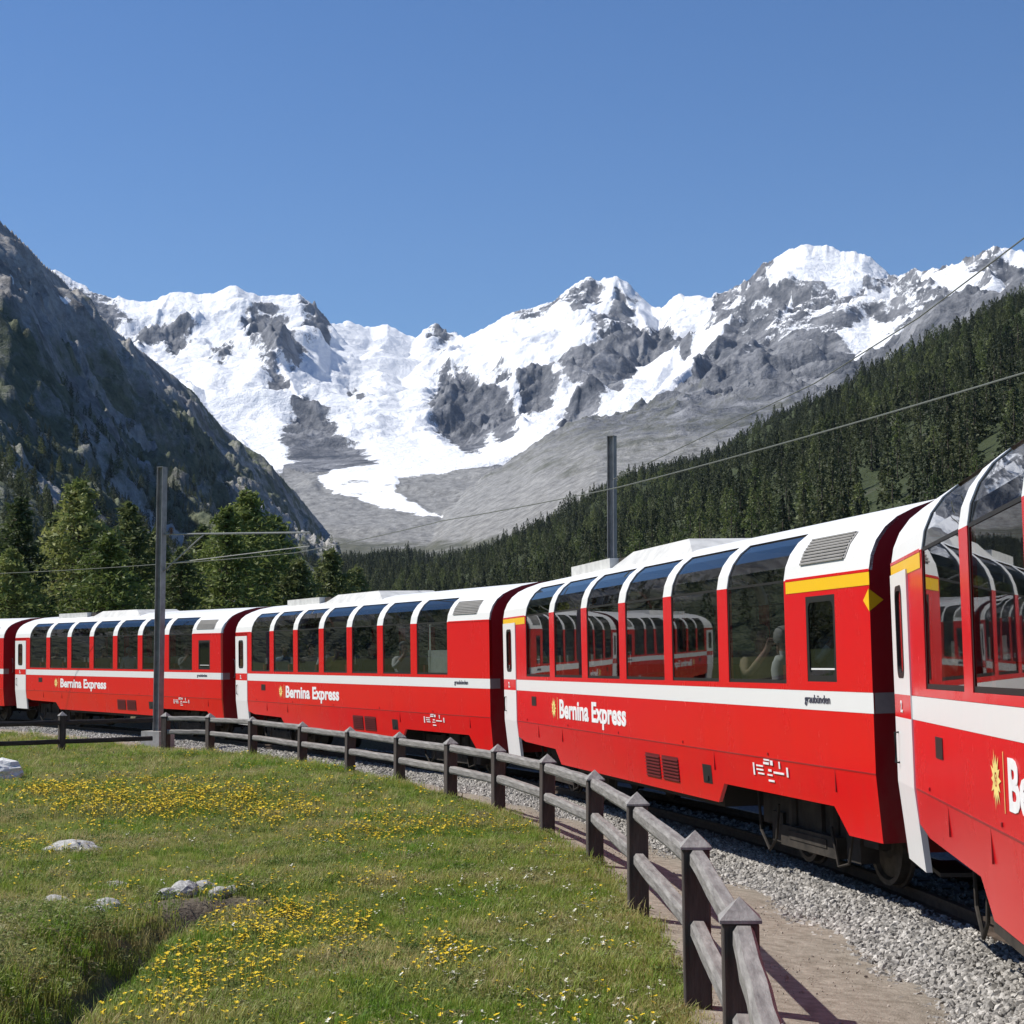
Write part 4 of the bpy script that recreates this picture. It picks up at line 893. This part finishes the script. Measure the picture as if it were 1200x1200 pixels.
# ------------------------------------------------------------------ grass and flowers
def leaf_mat(name, c1, c2, c3, rand=.35, scale=.9):
    m, nt, n, l, b = nodes(name); geo = n.new('ShaderNodeNewGeometry'); t = noise_node(n, l, scale, 3, .6, geo.outputs['Position']); oi = n.new('ShaderNodeObjectInfo')
    ad = n.new('ShaderNodeMath'); ad.operation = 'MULTIPLY_ADD'; l.new(oi.outputs['Random'], ad.inputs[0]); ad.inputs[1].default_value = rand; l.new(t.outputs['Fac'], ad.inputs[2])
    r = ramp(n, [(.42, c1), (.64, c2), (.88, c3)]); l.new(ad.outputs[0], r.inputs[0]); l.new(r.outputs[0], b.inputs['Base Color']); b.inputs['Roughness'].default_value = .6; b.inputs['Specular IOR Level'].default_value = .25
    tr_ = n.new('ShaderNodeBsdfTranslucent'); l.new(r.outputs[0], tr_.inputs[0]); mx = n.new('ShaderNodeMixShader'); mx.inputs[0].default_value = .35
    l.new(b.outputs[0], mx.inputs[1]); l.new(tr_.outputs[0], mx.inputs[2]); l.new(mx.outputs[0], n['Material Output'].inputs[0]); return m
M['grass'] = leaf_mat('grass_blade', (.125, .255, .02), (.26, .33, .055), (.50, .415, .20), .32, .55)
M['herb'] = leaf_mat('herb_leaf', (.10, .16, .034), (.18, .23, .06), (.32, .295, .14), .4)
M['petal'] = mat_noise('yellow_petal', (.62, .42, .01), (.80, .60, .02), 40, .6, rand=.15); M['petal_white'] = mat_noise('white_petal', (.55, .54, .42), (.74, .73, .62), 40, .7)
def tuft(seed, nb, rad, hmin, hmax, w):
    R = random.Random(seed); mb = MB()
    for _ in range(nb):
        a = R.uniform(0, 6.28); r = rad * math.sqrt(R.random()); x, y = r * math.cos(a), r * math.sin(a); h = R.uniform(hmin, hmax); la = R.uniform(0, 6.28); ln = h * R.uniform(.15, .75)
        dx, dy = math.cos(la), math.sin(la); px_, py_ = -dy * w / 2, dx * w / 2
        p1 = (x + dx * ln * .35, y + dy * ln * .35, h * .62); p2 = (x + dx * ln, y + dy * ln, h * R.uniform(.8, 1.0))
        mb.face([(x - px_, y - py_, -.02), (x + px_, y + py_, -.02), (p1[0] + px_ * .8, p1[1] + py_ * .8, p1[2]), (p1[0] - px_ * .8, p1[1] - py_ * .8, p1[2])])
        mb.face([(p1[0] - px_ * .8, p1[1] - py_ * .8, p1[2]), (p1[0] + px_ * .8, p1[1] + py_ * .8, p1[2]), p2])
    return mb
def herb(seed, nl, rad, h):
    R = random.Random(seed); mb = MB()
    for _ in range(nl):
        a = R.uniform(0, 6.28); r = rad * math.sqrt(R.random()); c = Vector((r * math.cos(a), r * math.sin(a), R.uniform(.15, 1) * h)); l_ = R.uniform(.011, .026)
        d = Vector((R.gauss(0, 1), R.gauss(0, 1), R.gauss(.2, .5))).normalized(); u = d.cross(Vector((R.gauss(0, 1), R.gauss(0, 1), R.gauss(0, 1)))).normalized() * l_ * .35
        mb.face([c - d * l_, c + u, c + d * l_, c - u])
    return mb
gp = [proto('grass_kind_0', tuft(1, 34, .15, .04, .11, .006), M['grass']), proto('grass_kind_1', tuft(2, 34, .16, .05, .14, .006), M['grass']), proto('grass_kind_2', tuft(3, 26, .14, .08, .20, .007), M['grass']), proto('grass_kind_3', herb(4, 80, .15, .08), M['herb']), proto('grass_kind_4', herb(5, 190, .22, .17), M['herb'])]
def meadow_pts(y0, y1, dens, pxa=-130, pxb=1330):
    area = (pxb - pxa) / F / 2 * (y1**2 - y0**2); n = int(area * dens); Y = np.sqrt(rng.uniform(y0**2, y1**2, n)); X = (rng.uniform(pxa, pxb, n) - 600) / F * Y
    Z, S, O, fo = meadow_z(X, Y); return np.stack([X, Y, Z], -1), S, O, fo
P1, S1_, O1, F1 = [np.concatenate(a) for a in zip(meadow_pts(7.5, 14, 260), meadow_pts(14, 22, 150), meadow_pts(22, 36, 75), meadow_pts(36, 62, 36))]
dd = seg_dist(P1[:, 0], P1[:, 1], DITCH); hole = np.hypot((P1[:, 0] - pa.x) * .8, P1[:, 1] - pa.y)
dens = smooth(-.12, .12, O1 - F1 + rng.normal(0, .07, len(P1)) + (P1[:, 1] > 40) * 0) * np.where(dd < .2, .3, 1) * np.where(hole < .5, .12, 1)
behind = (S1_ > 37) & (O1 < F1 + 3.2) & (O1 > 1.9); dens = np.where(behind, .25, dens)
dry = smooth(-.1, .5, fbm(P1[:, 0] / 2.2, P1[:, 1] / 2.2, 201, 3) + .25 * smooth(-1, 2, P1[:, 0])); dens *= 1 - .45 * dry
k = rng.random(len(P1)) < dens; P1 = P1[k]; dd = dd[k]; dry = dry[k]
lush = fbm(P1[:, 0] / 1.1, P1[:, 1] / 1.1, 202, 3); bank = bank_mask(P1[:, 0], P1[:, 1])
u = rng.random(len(P1)); idx = np.where(u < .45, 0, np.where(u < .72, 1, np.where(u < .80 + .1 * lush, 2, 3))); idx = np.where((bank > .4) & (rng.random(len(P1)) < .14), 4, np.where((bank > .4) & (rng.random(len(P1)) < .3), 2, idx))
sc = rng.uniform(.6, 1.05, len(P1)) * (1 + .45 * np.clip(lush, -.5, 1)) * (1 - .35 * dry) * np.clip(P1[:, 1] / 22, 1, 1.5)
rot = np.zeros((len(P1), 3)); rot[:, 2] = rng.uniform(0, 6.28, len(P1)); rot[:, :2] = rng.normal(0, .08, (len(P1), 2))
tag(scatter('meadow_grass', P1, rot, sc, idx, gp), 'short green and straw coloured grass covering the meadow', 'grass', kind='stuff')
def flower(seed, r, hh, mat_stem=None):
    R = random.Random(seed); mb = MB()
    for q in range(3):
        cx, cy = R.uniform(-.05, .05), R.uniform(-.05, .05); h = hh * R.uniform(.7, 1.1); t0 = R.uniform(0, 6); tx, ty = R.gauss(0, .3), R.gauss(0, .3); c = Vector((cx, cy, h)); rr = r * R.uniform(.75, 1.15)
        for i in range(6):
            t = t0 + i * 1.047; d = Vector((math.cos(t), math.sin(t), .25 + tx * math.cos(t) + ty * math.sin(t))) * rr; s_ = Vector((-math.sin(t), math.cos(t), 0)) * rr * .42
            mb.face([c, c + d * .55 + s_, c + d, c + d * .55 - s_], 0)
        mb.bar((cx, cy, -.02), (cx, cy, h), .003, .003, 1)
    return mb
fp = [proto('flower_kind_0', flower(1, .020, .13), (M['petal'], M['herb'])), proto('flower_kind_1', flower(2, .017, .10), (M['petal'], M['herb']))]
wp = [proto('pale_flower_kind_0', flower(5, .016, .12), (M['petal_white'], M['herb'])), proto('pale_flower_kind_1', flower(6, .013, .09), (M['petal_white'], M['herb']))]
YP = [(215,950,120,22),(120,945,70,18),(300,958,80,16),(20,995,40,14),(60,930,50,10),(330,1080,70,30),(290,1110,70,40),(230,1160,70,40),(300,1060,60,18),(420,985,60,14),(480,975,50,10),(380,1100,60,24),(510,1130,40,16),(200,1190,60,20),(430,1040,40,12),(560,975,50,8),(150,920,120,8),(370,905,80,6)]
def px_of(P): return 600 + F * P[:, 0] / (P[:, 1] * CP + (P[:, 2] - CZ) * SP), py_of(P[:, 2], P[:, 1])
Q, S2, O2, F2 = [np.concatenate(a) for a in zip(meadow_pts(7.5, 16, 210), meadow_pts(16, 30, 120), meadow_pts(30, 50, 22))]
qx, qy = px_of(Q); wgt = np.full(len(Q), .05)
wnx = fbm(Q[:, 0] / .5, Q[:, 1] / .5, 301, 3)
for cx, cy, rx, ry in YP: wgt = np.maximum(wgt, .72 * np.exp(-(((qx - cx) / rx)**2 + ((qy - cy) / ry)**2)) * (1 + 1.6 * wnx))
wgt *= (O2 > F2 + .25) * (seg_dist(Q[:, 0], Q[:, 1], DITCH) > .3); k = rng.random(len(Q)) < wgt; Y1 = Q[k]; r_ = np.zeros((len(Y1), 3)); r_[:, 2] = rng.uniform(0, 6.28, len(Y1))
tag(scatter('yellow_flowers', Y1, r_, rng.uniform(.45, 1.1, len(Y1)) * np.clip(Y1[:, 1] / 18, 1, 1.5), rng.integers(0, 2, len(Y1)), fp), 'small yellow wildflowers growing in drifts through the grass', 'flowers', kind='stuff')
W, S3_, O3, F3 = meadow_pts(7.5, 22, 10); qx, qy = px_of(W)
wgt = (.05 + .8 * smooth(380, 600, qx) * smooth(960, 1080, qy)) * (O3 > F3 + .15); k = rng.random(len(W)) < wgt; W = W[k]; r_ = np.zeros((len(W), 3)); r_[:, 2] = rng.uniform(0, 6.28, len(W))
tag(scatter('white_flowers', W, r_, rng.uniform(.7, 1.2, len(W)), rng.integers(0, 2, len(W)), wp), 'small white flowers dotted through the dry grass by the fence', 'flowers', kind='stuff')

# ------------------------------------------------------------------ boulders in the meadow
M['rock'] = mat_noise('pale_granite', (.22, .215, .205), (.60, .59, .57), 5, .9, 7, .2, bump=.8, bscale=14)
def rock(px, py, w, flat, label, seed, z=-.2, sink=.3):
    c = on_z(px, py, z); me = stone_mesh(seed, 1, 3, flat); co = np.array([v.co for v in me.vertices]); nn = fbm(co[:, 0] * 1.7 + seed, co[:, 1] * 1.7 + co[:, 2], seed, 4)
    base = [Vector(v.co).normalized() for v in me.vertices]
    for v, d_, q in zip(me.vertices, base, nn): v.co = Vector((d_.x, d_.y * .8, d_.z * flat)) * (1 + .35 * float(q))
    me.materials.append(M['rock']); o = link('boulder', me); o.scale = (w / 2,) * 3; zz = gz1(c.x, c.y); o.location = (c.x, c.y, zz + w / 2 * flat * (1 - sink) - w * .1); o.rotation_euler = (0, 0, seed * 1.3); tag(o, label, 'rock', 'rocks in the meadow'); return o
wb = rock(2, 915, .78, .62, 'bright white boulder on the grass near the dark fence', 3, sink=.0); wb.data.materials.clear(); wb.data.materials.append(mat_noise('bleached_granite', (.5, .5, .48), (.85, .85, .83), 5, .9, 6, .2, bump=.6, bscale=12))
rock(84, 1003, .62, .36, 'low pale stone half sunk in the grass above the ditch', 5, sink=.2)
for i, (x, y, w) in enumerate([(216,1058,.30),(236,1054,.26),(256,1060,.22),(246,1049,.17),(196,1060,.22),(272,1057,.18)]): rock(x, y, w, .6, 'small grey stone in the bare hollow at the head of the ditch', 11 + i, -.25)
for i, (x, y, w) in enumerate([(124,1062,.34),(138,1036,.24),(108,1074,.28),(65,1050,.24)]): rock(x, y, w, .5, 'small pale stone half hidden in the rough scrub bank', 21 + i, -.15)

# ------------------------------------------------------------------ trees
M['bark'] = mat_noise('bark', (.05, .04, .032), (.13, .105, .085), 6, .95)
M['larch'] = leaf_mat('larch_needles', (.10, .138, .034), (.185, .23, .064), (.29, .305, .105), .35, .5)
M['pine'] = leaf_mat('pine_needles', (.05, .072, .026), (.095, .125, .044), (.155, .18, .066), .45, .35)
M['fir'] = leaf_mat('fir_needles', (.022, .032, .018), (.046, .06, .03), (.085, .10, .046), .6, .01)
def conifer(seed, H, R0, nb, leaf, per, top=.98, low=.10, dens_gap=.25):
    R = random.Random(seed); tk = MB(); lf = MB(); lean = (R.uniform(-.02, .02), R.uniform(-.02, .02))
    tk.tube([(lean[0]*z*H, lean[1]*z*H, z*H) for z in (0, .2, .5, .8, 1)], [H*.016, H*.013, H*.009, H*.004, .01], 8)
    for i in range(nb):
        t = low + (top - low) * (i / nb)**.9; z = t * H; a = i * 2.4 + R.uniform(-.4, .4); prof = (1 - t)**.75 * (.55 + .45 * math.sin(min(1, (t - low + .08) * 3.2) * 1.57)); Lb = R0 * prof * R.uniform(.55, 1.15) + .15
        d = Vector((math.cos(a), math.sin(a), R.uniform(-.18, .22))); b0 = Vector((lean[0]*z, lean[1]*z, z)); tip = b0 + d * Lb + Vector((0, 0, -.10 * Lb))
        tk.tube([b0, b0 + d * Lb * .5, tip], [H*.003 + .01, H*.002 + .006, .004], 4, caps=False)
        m_ = int(per * (.4 + Lb / R0))
        for q in range(m_):
            u = R.uniform(.18, 1.03); w = Lb * .26 * (1.15 - .6 * u); c = b0.lerp(tip, u) + Vector((R.gauss(0, w), R.gauss(0, w), R.gauss(-.02, .10 + w * .35)))
            if R.random() < dens_gap * (1 - u): continue
            l_ = leaf * R.uniform(.6, 1.4); v1 = Vector((R.gauss(0, 1), R.gauss(0, 1), R.gauss(-.2, .55))).normalized() * l_; v2 = v1.cross(Vector((R.gauss(0, 1), R.gauss(0, 1), R.gauss(0, 1)))).normalized() * l_ * .33
            lf.face([c - v1, c + v2, c + v1, c - v2])
    return tk.mesh('trunk', (M['bark'],), True), lf
def tree_kind(seed, mat, **kw): t, lf = conifer(seed, **kw); return t, lf.mesh('crown', (mat,))
KINDS = [tree_kind(1, M['larch'], H=15.5, R0=6.4, nb=125, leaf=.24, per=95), tree_kind(2, M['larch'], H=14, R0=7.0, nb=120, leaf=.24, per=105), tree_kind(3, M['pine'], H=14.5, R0=4.4, nb=105, leaf=.22, per=85, dens_gap=.1), tree_kind(4, M['pine'], H=11, R0=4.4, nb=85, leaf=.22, per=85)]
def tree(kind, px, top_py, Y, label, group):
    base_h = (15.5, 14, 14.5, 11)[kind]; zt = float(z_of(top_py, Y)); X = (px - 600) / F * Y; s_ = (zt + .9) / base_h
    r = empty('larch_tree' if kind < 2 else 'pine_tree', (X, Y, -.9), random.uniform(0, 6.28)); r.scale = (s_ * random.uniform(.92, 1.08), s_, s_); tag(r, label, 'tree', group)
    link('trunk', KINDS[kind][0], None, r); link('crown', KINDS[kind][1], None, r)
TREE_LABELS = ['tallest light green larch, behind the tail half of the carriage with the mast in front', 'tall dark pine at the forest edge behind the tail carriage', 'broad feathery larch just beyond the mast bracket arm, highest of its clump', 'light larch seen through the mast bracket, lower twin of the broad one',
 'dark pointed pine between the tallest larch and the mast', 'light larch on the hillside end of the clump beyond the bracket arm', 'small lone pine standing apart below the foot of the rocky hillside', 'short dark pine hidden behind the steel mast', 'dark pine crowded between the tallest larch and the tail carriage pine', 'broad low larch in front of the dark pointed pine',
 'dark pine out beyond the tail carriage', 'large light larch out beyond the tail carriage', 'low dark pine at the foot of the bracket arm clump', 'dark pine just short of the steel mast', 'dark pine behind the lower larch by the bracket', 'smallest pine at the start of the forest behind the frosted panel carriage', 'low wide larch right behind the tail carriage roof']
TL = [(0, 95, 556, 118), (2, 20, 578, 112), (1, 288, 571, 122), (0, 262, 590, 116), (2, 152, 584, 128), (0, 322, 600, 130), (3, 388, 640, 140), (3, 210, 640, 110), (2, 60, 600, 132), (1, 130, 622, 106), (3, -35, 590, 108), (0, -80, 560, 118), (3, 350, 652, 120), (3, 178, 618, 135), (2, 235, 612, 140), (3, 415, 662, 170), (1, 15, 640, 104)]
for ti, (k_, x, t, Y) in enumerate(TL):
    tree(k_, x, t, Y, TREE_LABELS[ti], 'trees behind the far carriages')

# far conifers: jagged low trees; the nearest ones singly, the rest as one wood
def far_fir(seed, n=220, wid=.21, blunt=.8):
    R = random.Random(seed); mb = MB()
    for i in range(n):
        t = (i + R.random()) / n; z = .08 + .90 * t; prof = wid * ((1 - t)**blunt) * (.7 + .3 * min(1, t * 5)) * (1 + .35 * math.sin(t * 23 + seed)) + .012; a = R.uniform(0, 6.283); r = prof * math.sqrt(R.uniform(.25, 1))
        c = Vector((r * math.cos(a), r * math.sin(a), z)); l_ = R.uniform(.019, .036) * (1.2 - .6 * t)
        d = Vector((math.cos(a) + R.gauss(0, .4), math.sin(a) + R.gauss(0, .4), R.gauss(-.45, .35))).normalized() * l_; u = d.cross(Vector((R.gauss(0, 1), R.gauss(0, 1), R.gauss(0, 1)))).normalized() * l_ * .75
        mb.face([c - d, c + u, c + d, c - u])
    mb.face([(-.014, 0, .9), (.014, 0, .9), (0, .004, 1.02)]); mb.face([(0, -.014, .9), (0, .014, .9), (0, 0, 1.02)])
    return mb
M['fir_light'] = leaf_mat('larch_wood_needles', (.055, .08, .026), (.09, .12, .038), (.14, .165, .06), .5, .01)
fir_meshes = [far_fir(i, 400, w, bl).mesh('crown', (M['fir'] if i < 4 else M['fir_light'],)) for i, (w, bl) in enumerate(((.15, .9), (.19, .75), (.135, 1.0), (.21, .7), (.21, .6)))]
tkm = MB(); tkm.tube([(0, 0, -.06), (0, 0, .5), (0, 0, .95)], [.016, .011, .003], 6); fir_trunk = tkm.mesh('trunk', (M['bark'],))
def wood_pts(field, n, pxr, yr, crest, foot_z=None):
    px = rng.uniform(*pxr, n); Y = np.sqrt(rng.uniform(yr[0]**2, yr[1]**2, n)); cy, cY = interp_pts(crest, px); ok = Y < cY + 12; px, Y = px[ok], Y[ok]
    z = field.z(px, Y); return px, Y, np.stack([(px - 600) / F * Y * CP, Y, z], -1)
px, Y, PR = wood_pts(FR, 21000, (360, 1330), (190, 2500), RIGHT_CREST)
gap = fbm(PR[:, 0] / 70, PR[:, 1] / 70, 401, 4); keep = (gap > -.62) & (py_of(PR[:, 2], Y) < 772); px, Y, PR = px[keep], Y[keep], PR[keep]
hR = rng.uniform(8.5, 17, len(PR)) * np.where(rng.random(len(PR)) < .12, .6, 1) * np.clip(.78 + Y / 6000, .7, 1.1); light = (fbm(PR[:, 0] / 120, PR[:, 1] / 120, 402, 3) + rng.normal(0, .22, len(PR))) > .36
kR = np.where(light, 4, rng.integers(0, 4, len(PR)))
px2, Y2, PL = wood_pts(FL, 12000, (-140, 420), (300, 2200), LEFT_CREST); pyL = py_of(PL[:, 2], Y2)
gapL = fbm(PL[:, 0] / 90, PL[:, 1] / 160, 403, 4); lim = 500 + .25 * px2; keep = (rng.random(len(PL)) < smooth(lim - 60, lim + 130, pyL + 170 * gapL) * .9) & (pyL < 772); PL, Y2 = PL[keep], Y2[keep]; hL = rng.uniform(5, 12.5, len(PL)); kL = np.where(rng.random(len(PL)) < .2, 4, rng.integers(0, 4, len(PL)))
px3, Y3, PX = wood_pts(FL, 5000, (-3600, -140), (150, 1300), LEFT_CREST); PL = np.concatenate([PL, PX]); Y2 = np.concatenate([Y2, Y3]); hL = np.concatenate([hL, rng.uniform(8, 15, len(PX))]); kL = np.concatenate([kL, rng.integers(0, 5, len(PX))])
AP = np.concatenate([PR, PL]); AH = np.concatenate([hR, hL]); AK = np.concatenate([kR, kL]); size = AH / AP[:, 1]
vis = (py_of(AP[:, 2] + AH, AP[:, 1]) < 715) & (np.abs(AP[:, 0] / AP[:, 1]) < .30); order = np.argsort(-np.where(vis, size, 0)); sel = order[:300]; rest = np.setdiff1d(np.arange(len(AP)), sel)
for i in sel:
    r = empty('fir_tree', AP[i] - np.array([0, 0, .3]), random.uniform(0, 6.28)); h = float(AH[i]); w = random.uniform(.9, 1.15); r.scale = (h * w, h * w, h)
    rt = 'dark green fir among the nearest trees of the wooded slope behind the train' if AK[i] < 4 else 'lighter green larch among the nearest trees of the wooded slope behind the train'
    tag(r, rt, 'tree', 'nearest trees of the wooded slope'); link('trunk', fir_trunk, None, r); link('crown', fir_meshes[int(AK[i])], None, r)
fk = [bpy.data.objects.new('wood_kind_%d' % i, m_) for i, m_ in enumerate(fir_meshes)]
nr = len(rest); rot = np.zeros((nr, 3)); rot[:, 2] = rng.uniform(0, 6.28, nr); s3 = np.stack([AH[rest] * rng.uniform(.85, 1.25, nr)] * 2 + [AH[rest]], -1)
tag(scatter('conifer_forest', AP[rest] - np.array([0, 0, .4]), rot, s3, AK[rest], fk), 'dense dark conifer forest covering the valley slopes', 'forest', kind='stuff')

# ------------------------------------------------------------------ passengers
def person_mesh(seed, reach):
    R = random.Random(seed)
    J = {'pelvis': (0, 0, 0), 'belly': (.01, 0, .18), 'chest': (.02, 0, .38), 'neck': (0, 0, .54), 'chin': (-.03, 0, .62), 'head': (-.02, 0, .71), 'crown': (-.005, 0, .80)}
    rad = {'pelvis': .15, 'belly': .135, 'chest': .15, 'neck': .06, 'chin': .065, 'head': .092, 'crown': .06}; E_ = [('pelvis','belly'),('belly','chest'),('chest','neck'),('neck','chin'),('chin','head'),('head','crown')]
    for s_, t in ((-1, 'l'), (1, 'r')):
        up = reach and True
        J.update({'sh'+t: (.01, s_*.19, .46), 'el'+t: ((-.16, s_*.26, .30) if up else (-.03, s_*.25, .18)), 'wr'+t: ((-.24, s_*.08, .56) if up else (-.25, s_*.17, .13)), 'ha'+t: ((-.27, s_*.06, .64) if up else (-.34, s_*.14, .12)), 'hip'+t: (-.05, s_*.10, -.03), 'kn'+t: (-.48, s_*.12, 0), 'an'+t: (-.50, s_*.12, -.42), 'to'+t: (-.62, s_*.13, -.46)})
        rad.update({'sh'+t: .075, 'el'+t: .048, 'wr'+t: .035, 'ha'+t: .03, 'hip'+t: .10, 'kn'+t: .065, 'an'+t: .045, 'to'+t: .035})
        E_ += [('chest','sh'+t),('sh'+t,'el'+t),('el'+t,'wr'+t),('wr'+t,'ha'+t),('pelvis','hip'+t),('hip'+t,'kn'+t),('kn'+t,'an'+t),('an'+t,'to'+t)]
        for q in range(5):      # fingers, the first one a thumb off the side of the palm
            h = Vector(J['ha'+t]); w = Vector(J['wr'+t]); dv = (h - w).normalized(); side = Vector((0, 1, 0)) if abs(dv.y) < .8 else Vector((1, 0, 0)); off = side * (.02 * (q - 2.4))
            a = h + off + dv * (.02 if q else -.02); b = a + dv * (.035 if q else .02) + side * (0 if q else -s_*.03); c = b + dv * .02 + Vector((0, 0, -.018))
            J.update({f'f{q}a{t}': tuple(a), f'f{q}b{t}': tuple(b), f'f{q}c{t}': tuple(c)}); rad.update({f'f{q}a{t}': .010, f'f{q}b{t}': .009, f'f{q}c{t}': .007}); E_ += [('ha'+t, f'f{q}a{t}'), (f'f{q}a{t}', f'f{q}b{t}'), (f'f{q}b{t}', f'f{q}c{t}')]
    names = list(J); me = bpy.data.meshes.new('p'); me.from_pydata([J[k_] for k_ in names], [(names.index(a), names.index(b)) for a, b in E_], [])
    o = bpy.data.objects.new('p', me); col.objects.link(o); sk = o.modifiers.new('s', 'SKIN'); sk.use_smooth_shade = True
    for k_, v in zip(names, me.skin_vertices[0].data): v.radius = (rad[k_], rad[k_]); v.use_root = (k_ == 'pelvis')
    sb = o.modifiers.new('d', 'SUBSURF'); sb.levels = 1; sb.render_levels = 1; bpy.context.view_layer.update()
    out = bpy.data.meshes.new_from_object(o.evaluated_get(bpy.context.evaluated_depsgraph_get())); bpy.data.objects.remove(o); out.name = 'person'
    jp = [(Vector(J[k_]), k_) for k_ in names]; out.materials.clear()
    for _ in range(3): out.materials.append(None)
    for p in out.polygons:
        kn = min(jp, key=lambda q: (q[0] - p.center).length - rad[q[1]])[1]; p.material_index = 0 if kn[:2] in ('he','cr','ch','wr','ha','f0','f1','f2','f3','f4') and kn != 'chest' else (2 if kn[:2] in ('hi','kn','an','to') else 1); p.use_smooth = True
    return out
PM = [person_mesh(1, False), person_mesh(2, True)]
M['skin'] = plain('skin', (.50, .30, .22), .6); M['hair'] = plain('hair_brown', (.06, .04, .025), .7); M['hair_grey'] = plain('hair_grey', (.4, .38, .35), .7); M['trousers'] = plain('dark_trousers', (.04, .045, .06), .8)
cloth = {'white': (.75, .74, .70), 'cream striped': (.6, .5, .38), 'pale blue': (.35, .5, .65), 'yellow': (.7, .55, .12), 'dark': (.05, .05, .06), 'grey': (.35, .35, .34), 'tan': (.5, .38, .25)}
for k_, v in cloth.items(): M['cloth_' + k_] = plain('cloth_' + k_.replace(' ', '_'), v, .85)
def hair_mesh():
    mb = MB(); pr = [(.0, .108), (.05, .098), (.085, .07), (.102, .03), (.105, -.01), (.10, -.05), (.085, -.075)]; mb.lathe(pr, 'z', 16); me = mb.mesh('hair', (M['hair'],), True)
    for v in me.vertices:
        if v.co.x < -.03 and v.co.z < .045: v.co.x = -.03 + (v.co.x + .03) * .1
    return me
HAIR = [hair_mesh(), hair_mesh()]; HAIR[1].materials.clear(); HAIR[1].materials.append(M['hair_grey'])
def eye_nose():
    mb = MB()
    for y in (-.032, .032): mb.lathe([(0, -.008), (.009, 0), (0, .008)], 'z', 8, (-.112, y, .715))
    mb.face([(-.112, -.012, .69), (-.112, .012, .69), (-.112, 0, .73), ]); mb.face([(-.112, -.012, .69), (-.135, 0, .685), (-.112, 0, .73)]); mb.face([(-.112, .012, .69), (-.135, 0, .685), (-.112, 0, .73)]); mb.box(-.105, -.098, -.022, .022, .648, .655)
    return mb.mesh('face_features', (M['hair'],))
FACE = eye_nose()
def passenger(ci, x, y, rz, shirt, label, reach=0, z=1.53, hair=0):
    cr = cars[ci]; mw_ = Matrix.LocRotScale(cr.location, cr.rotation_euler, None); p = mw_ @ Vector((x, y, z)); o = link('person', PM[reach]); o.location = p; o.rotation_euler = (0, 0, cr.rotation_euler.z + rz)
    for sl_, mt in zip(o.material_slots, (M['skin'], M['cloth_' + shirt], M['trousers'])): sl_.link = 'OBJECT'; sl_.material = mt
    h = link('hair', HAIR[hair], None, o); h.location = (-.005, 0, .735); link('face_features', FACE, None, o); tag(o, label, 'person', 'passengers in the train')
PI = math.pi
passenger(0, 4.10, -1.0, PI + .25, 'tan', 'person in tan top holding up a camera behind the last big window', 1, 1.48)
passenger(0, 4.72, -.97, PI + .9, 'white', 'person in white shirt with grey hair seated at the last big window', 0, 1.45, 1)
passenger(0, 6.2, -.96, PI - .1, 'white', 'person in white behind the narrow end window taking a picture', 1, 1.62)
passenger(1, -5.0, -.95, PI, 'pale blue', 'person in pale blue seated at second window of frosted panel carriage', 0)
passenger(1, -3.04, -.95, PI, 'grey', 'person in grey seated at third window of frosted panel carriage', 0)
passenger(1, -1.15, -.98, PI, 'yellow', 'person in yellow seated at fourth window of frosted panel carriage', 1)
passenger(1, -1.9, -.95, .2, 'white', 'person in white seated facing the passenger in yellow', 0)
passenger(1, .88, -.95, PI, 'dark', 'person in dark clothes seated at fifth window of frosted panel carriage', 0)
passenger(1, 2.84, -.98, PI, 'white', 'person in white leaning to the sixth window of frosted panel carriage', 1, 1.53, 1)
passenger(2, -5.0, -.98, PI, 'cream striped', 'person in cream seated at second window of carriage behind the mast', 0)
passenger(2, -1.1, -.98, PI, 'tan', 'person in tan seated at fourth window of carriage behind the mast', 0)
passenger(2, .85, -.98, PI, 'white', 'person in white seated at fifth window of carriage behind the mast', 0, 1.53, 1)
passenger(2, 4.8, -.98, PI, 'grey', 'person in grey seated at last large window of carriage behind the mast', 1)

# ------------------------------------------------------------------ mountain air
hz = MB(); hz.box(-13500, 13500, -13500, 13500, -3.0, 3200)
m, nt, n_, l_, b_ = nodes('mountain_air'); n_.remove(b_); pv = n_.new('ShaderNodeVolumePrincipled'); pv.inputs['Color'].default_value = (.55, .72, 1.0, 1); pv.inputs['Density'].default_value = 1.6e-5; pv.inputs['Anisotropy'].default_value = .0
l_.new(pv.outputs[0], n_['Material Output'].inputs['Volume']); tag(hz.build('haze', m), 'thin bluish mountain air filling the valley', 'haze', kind='stuff')
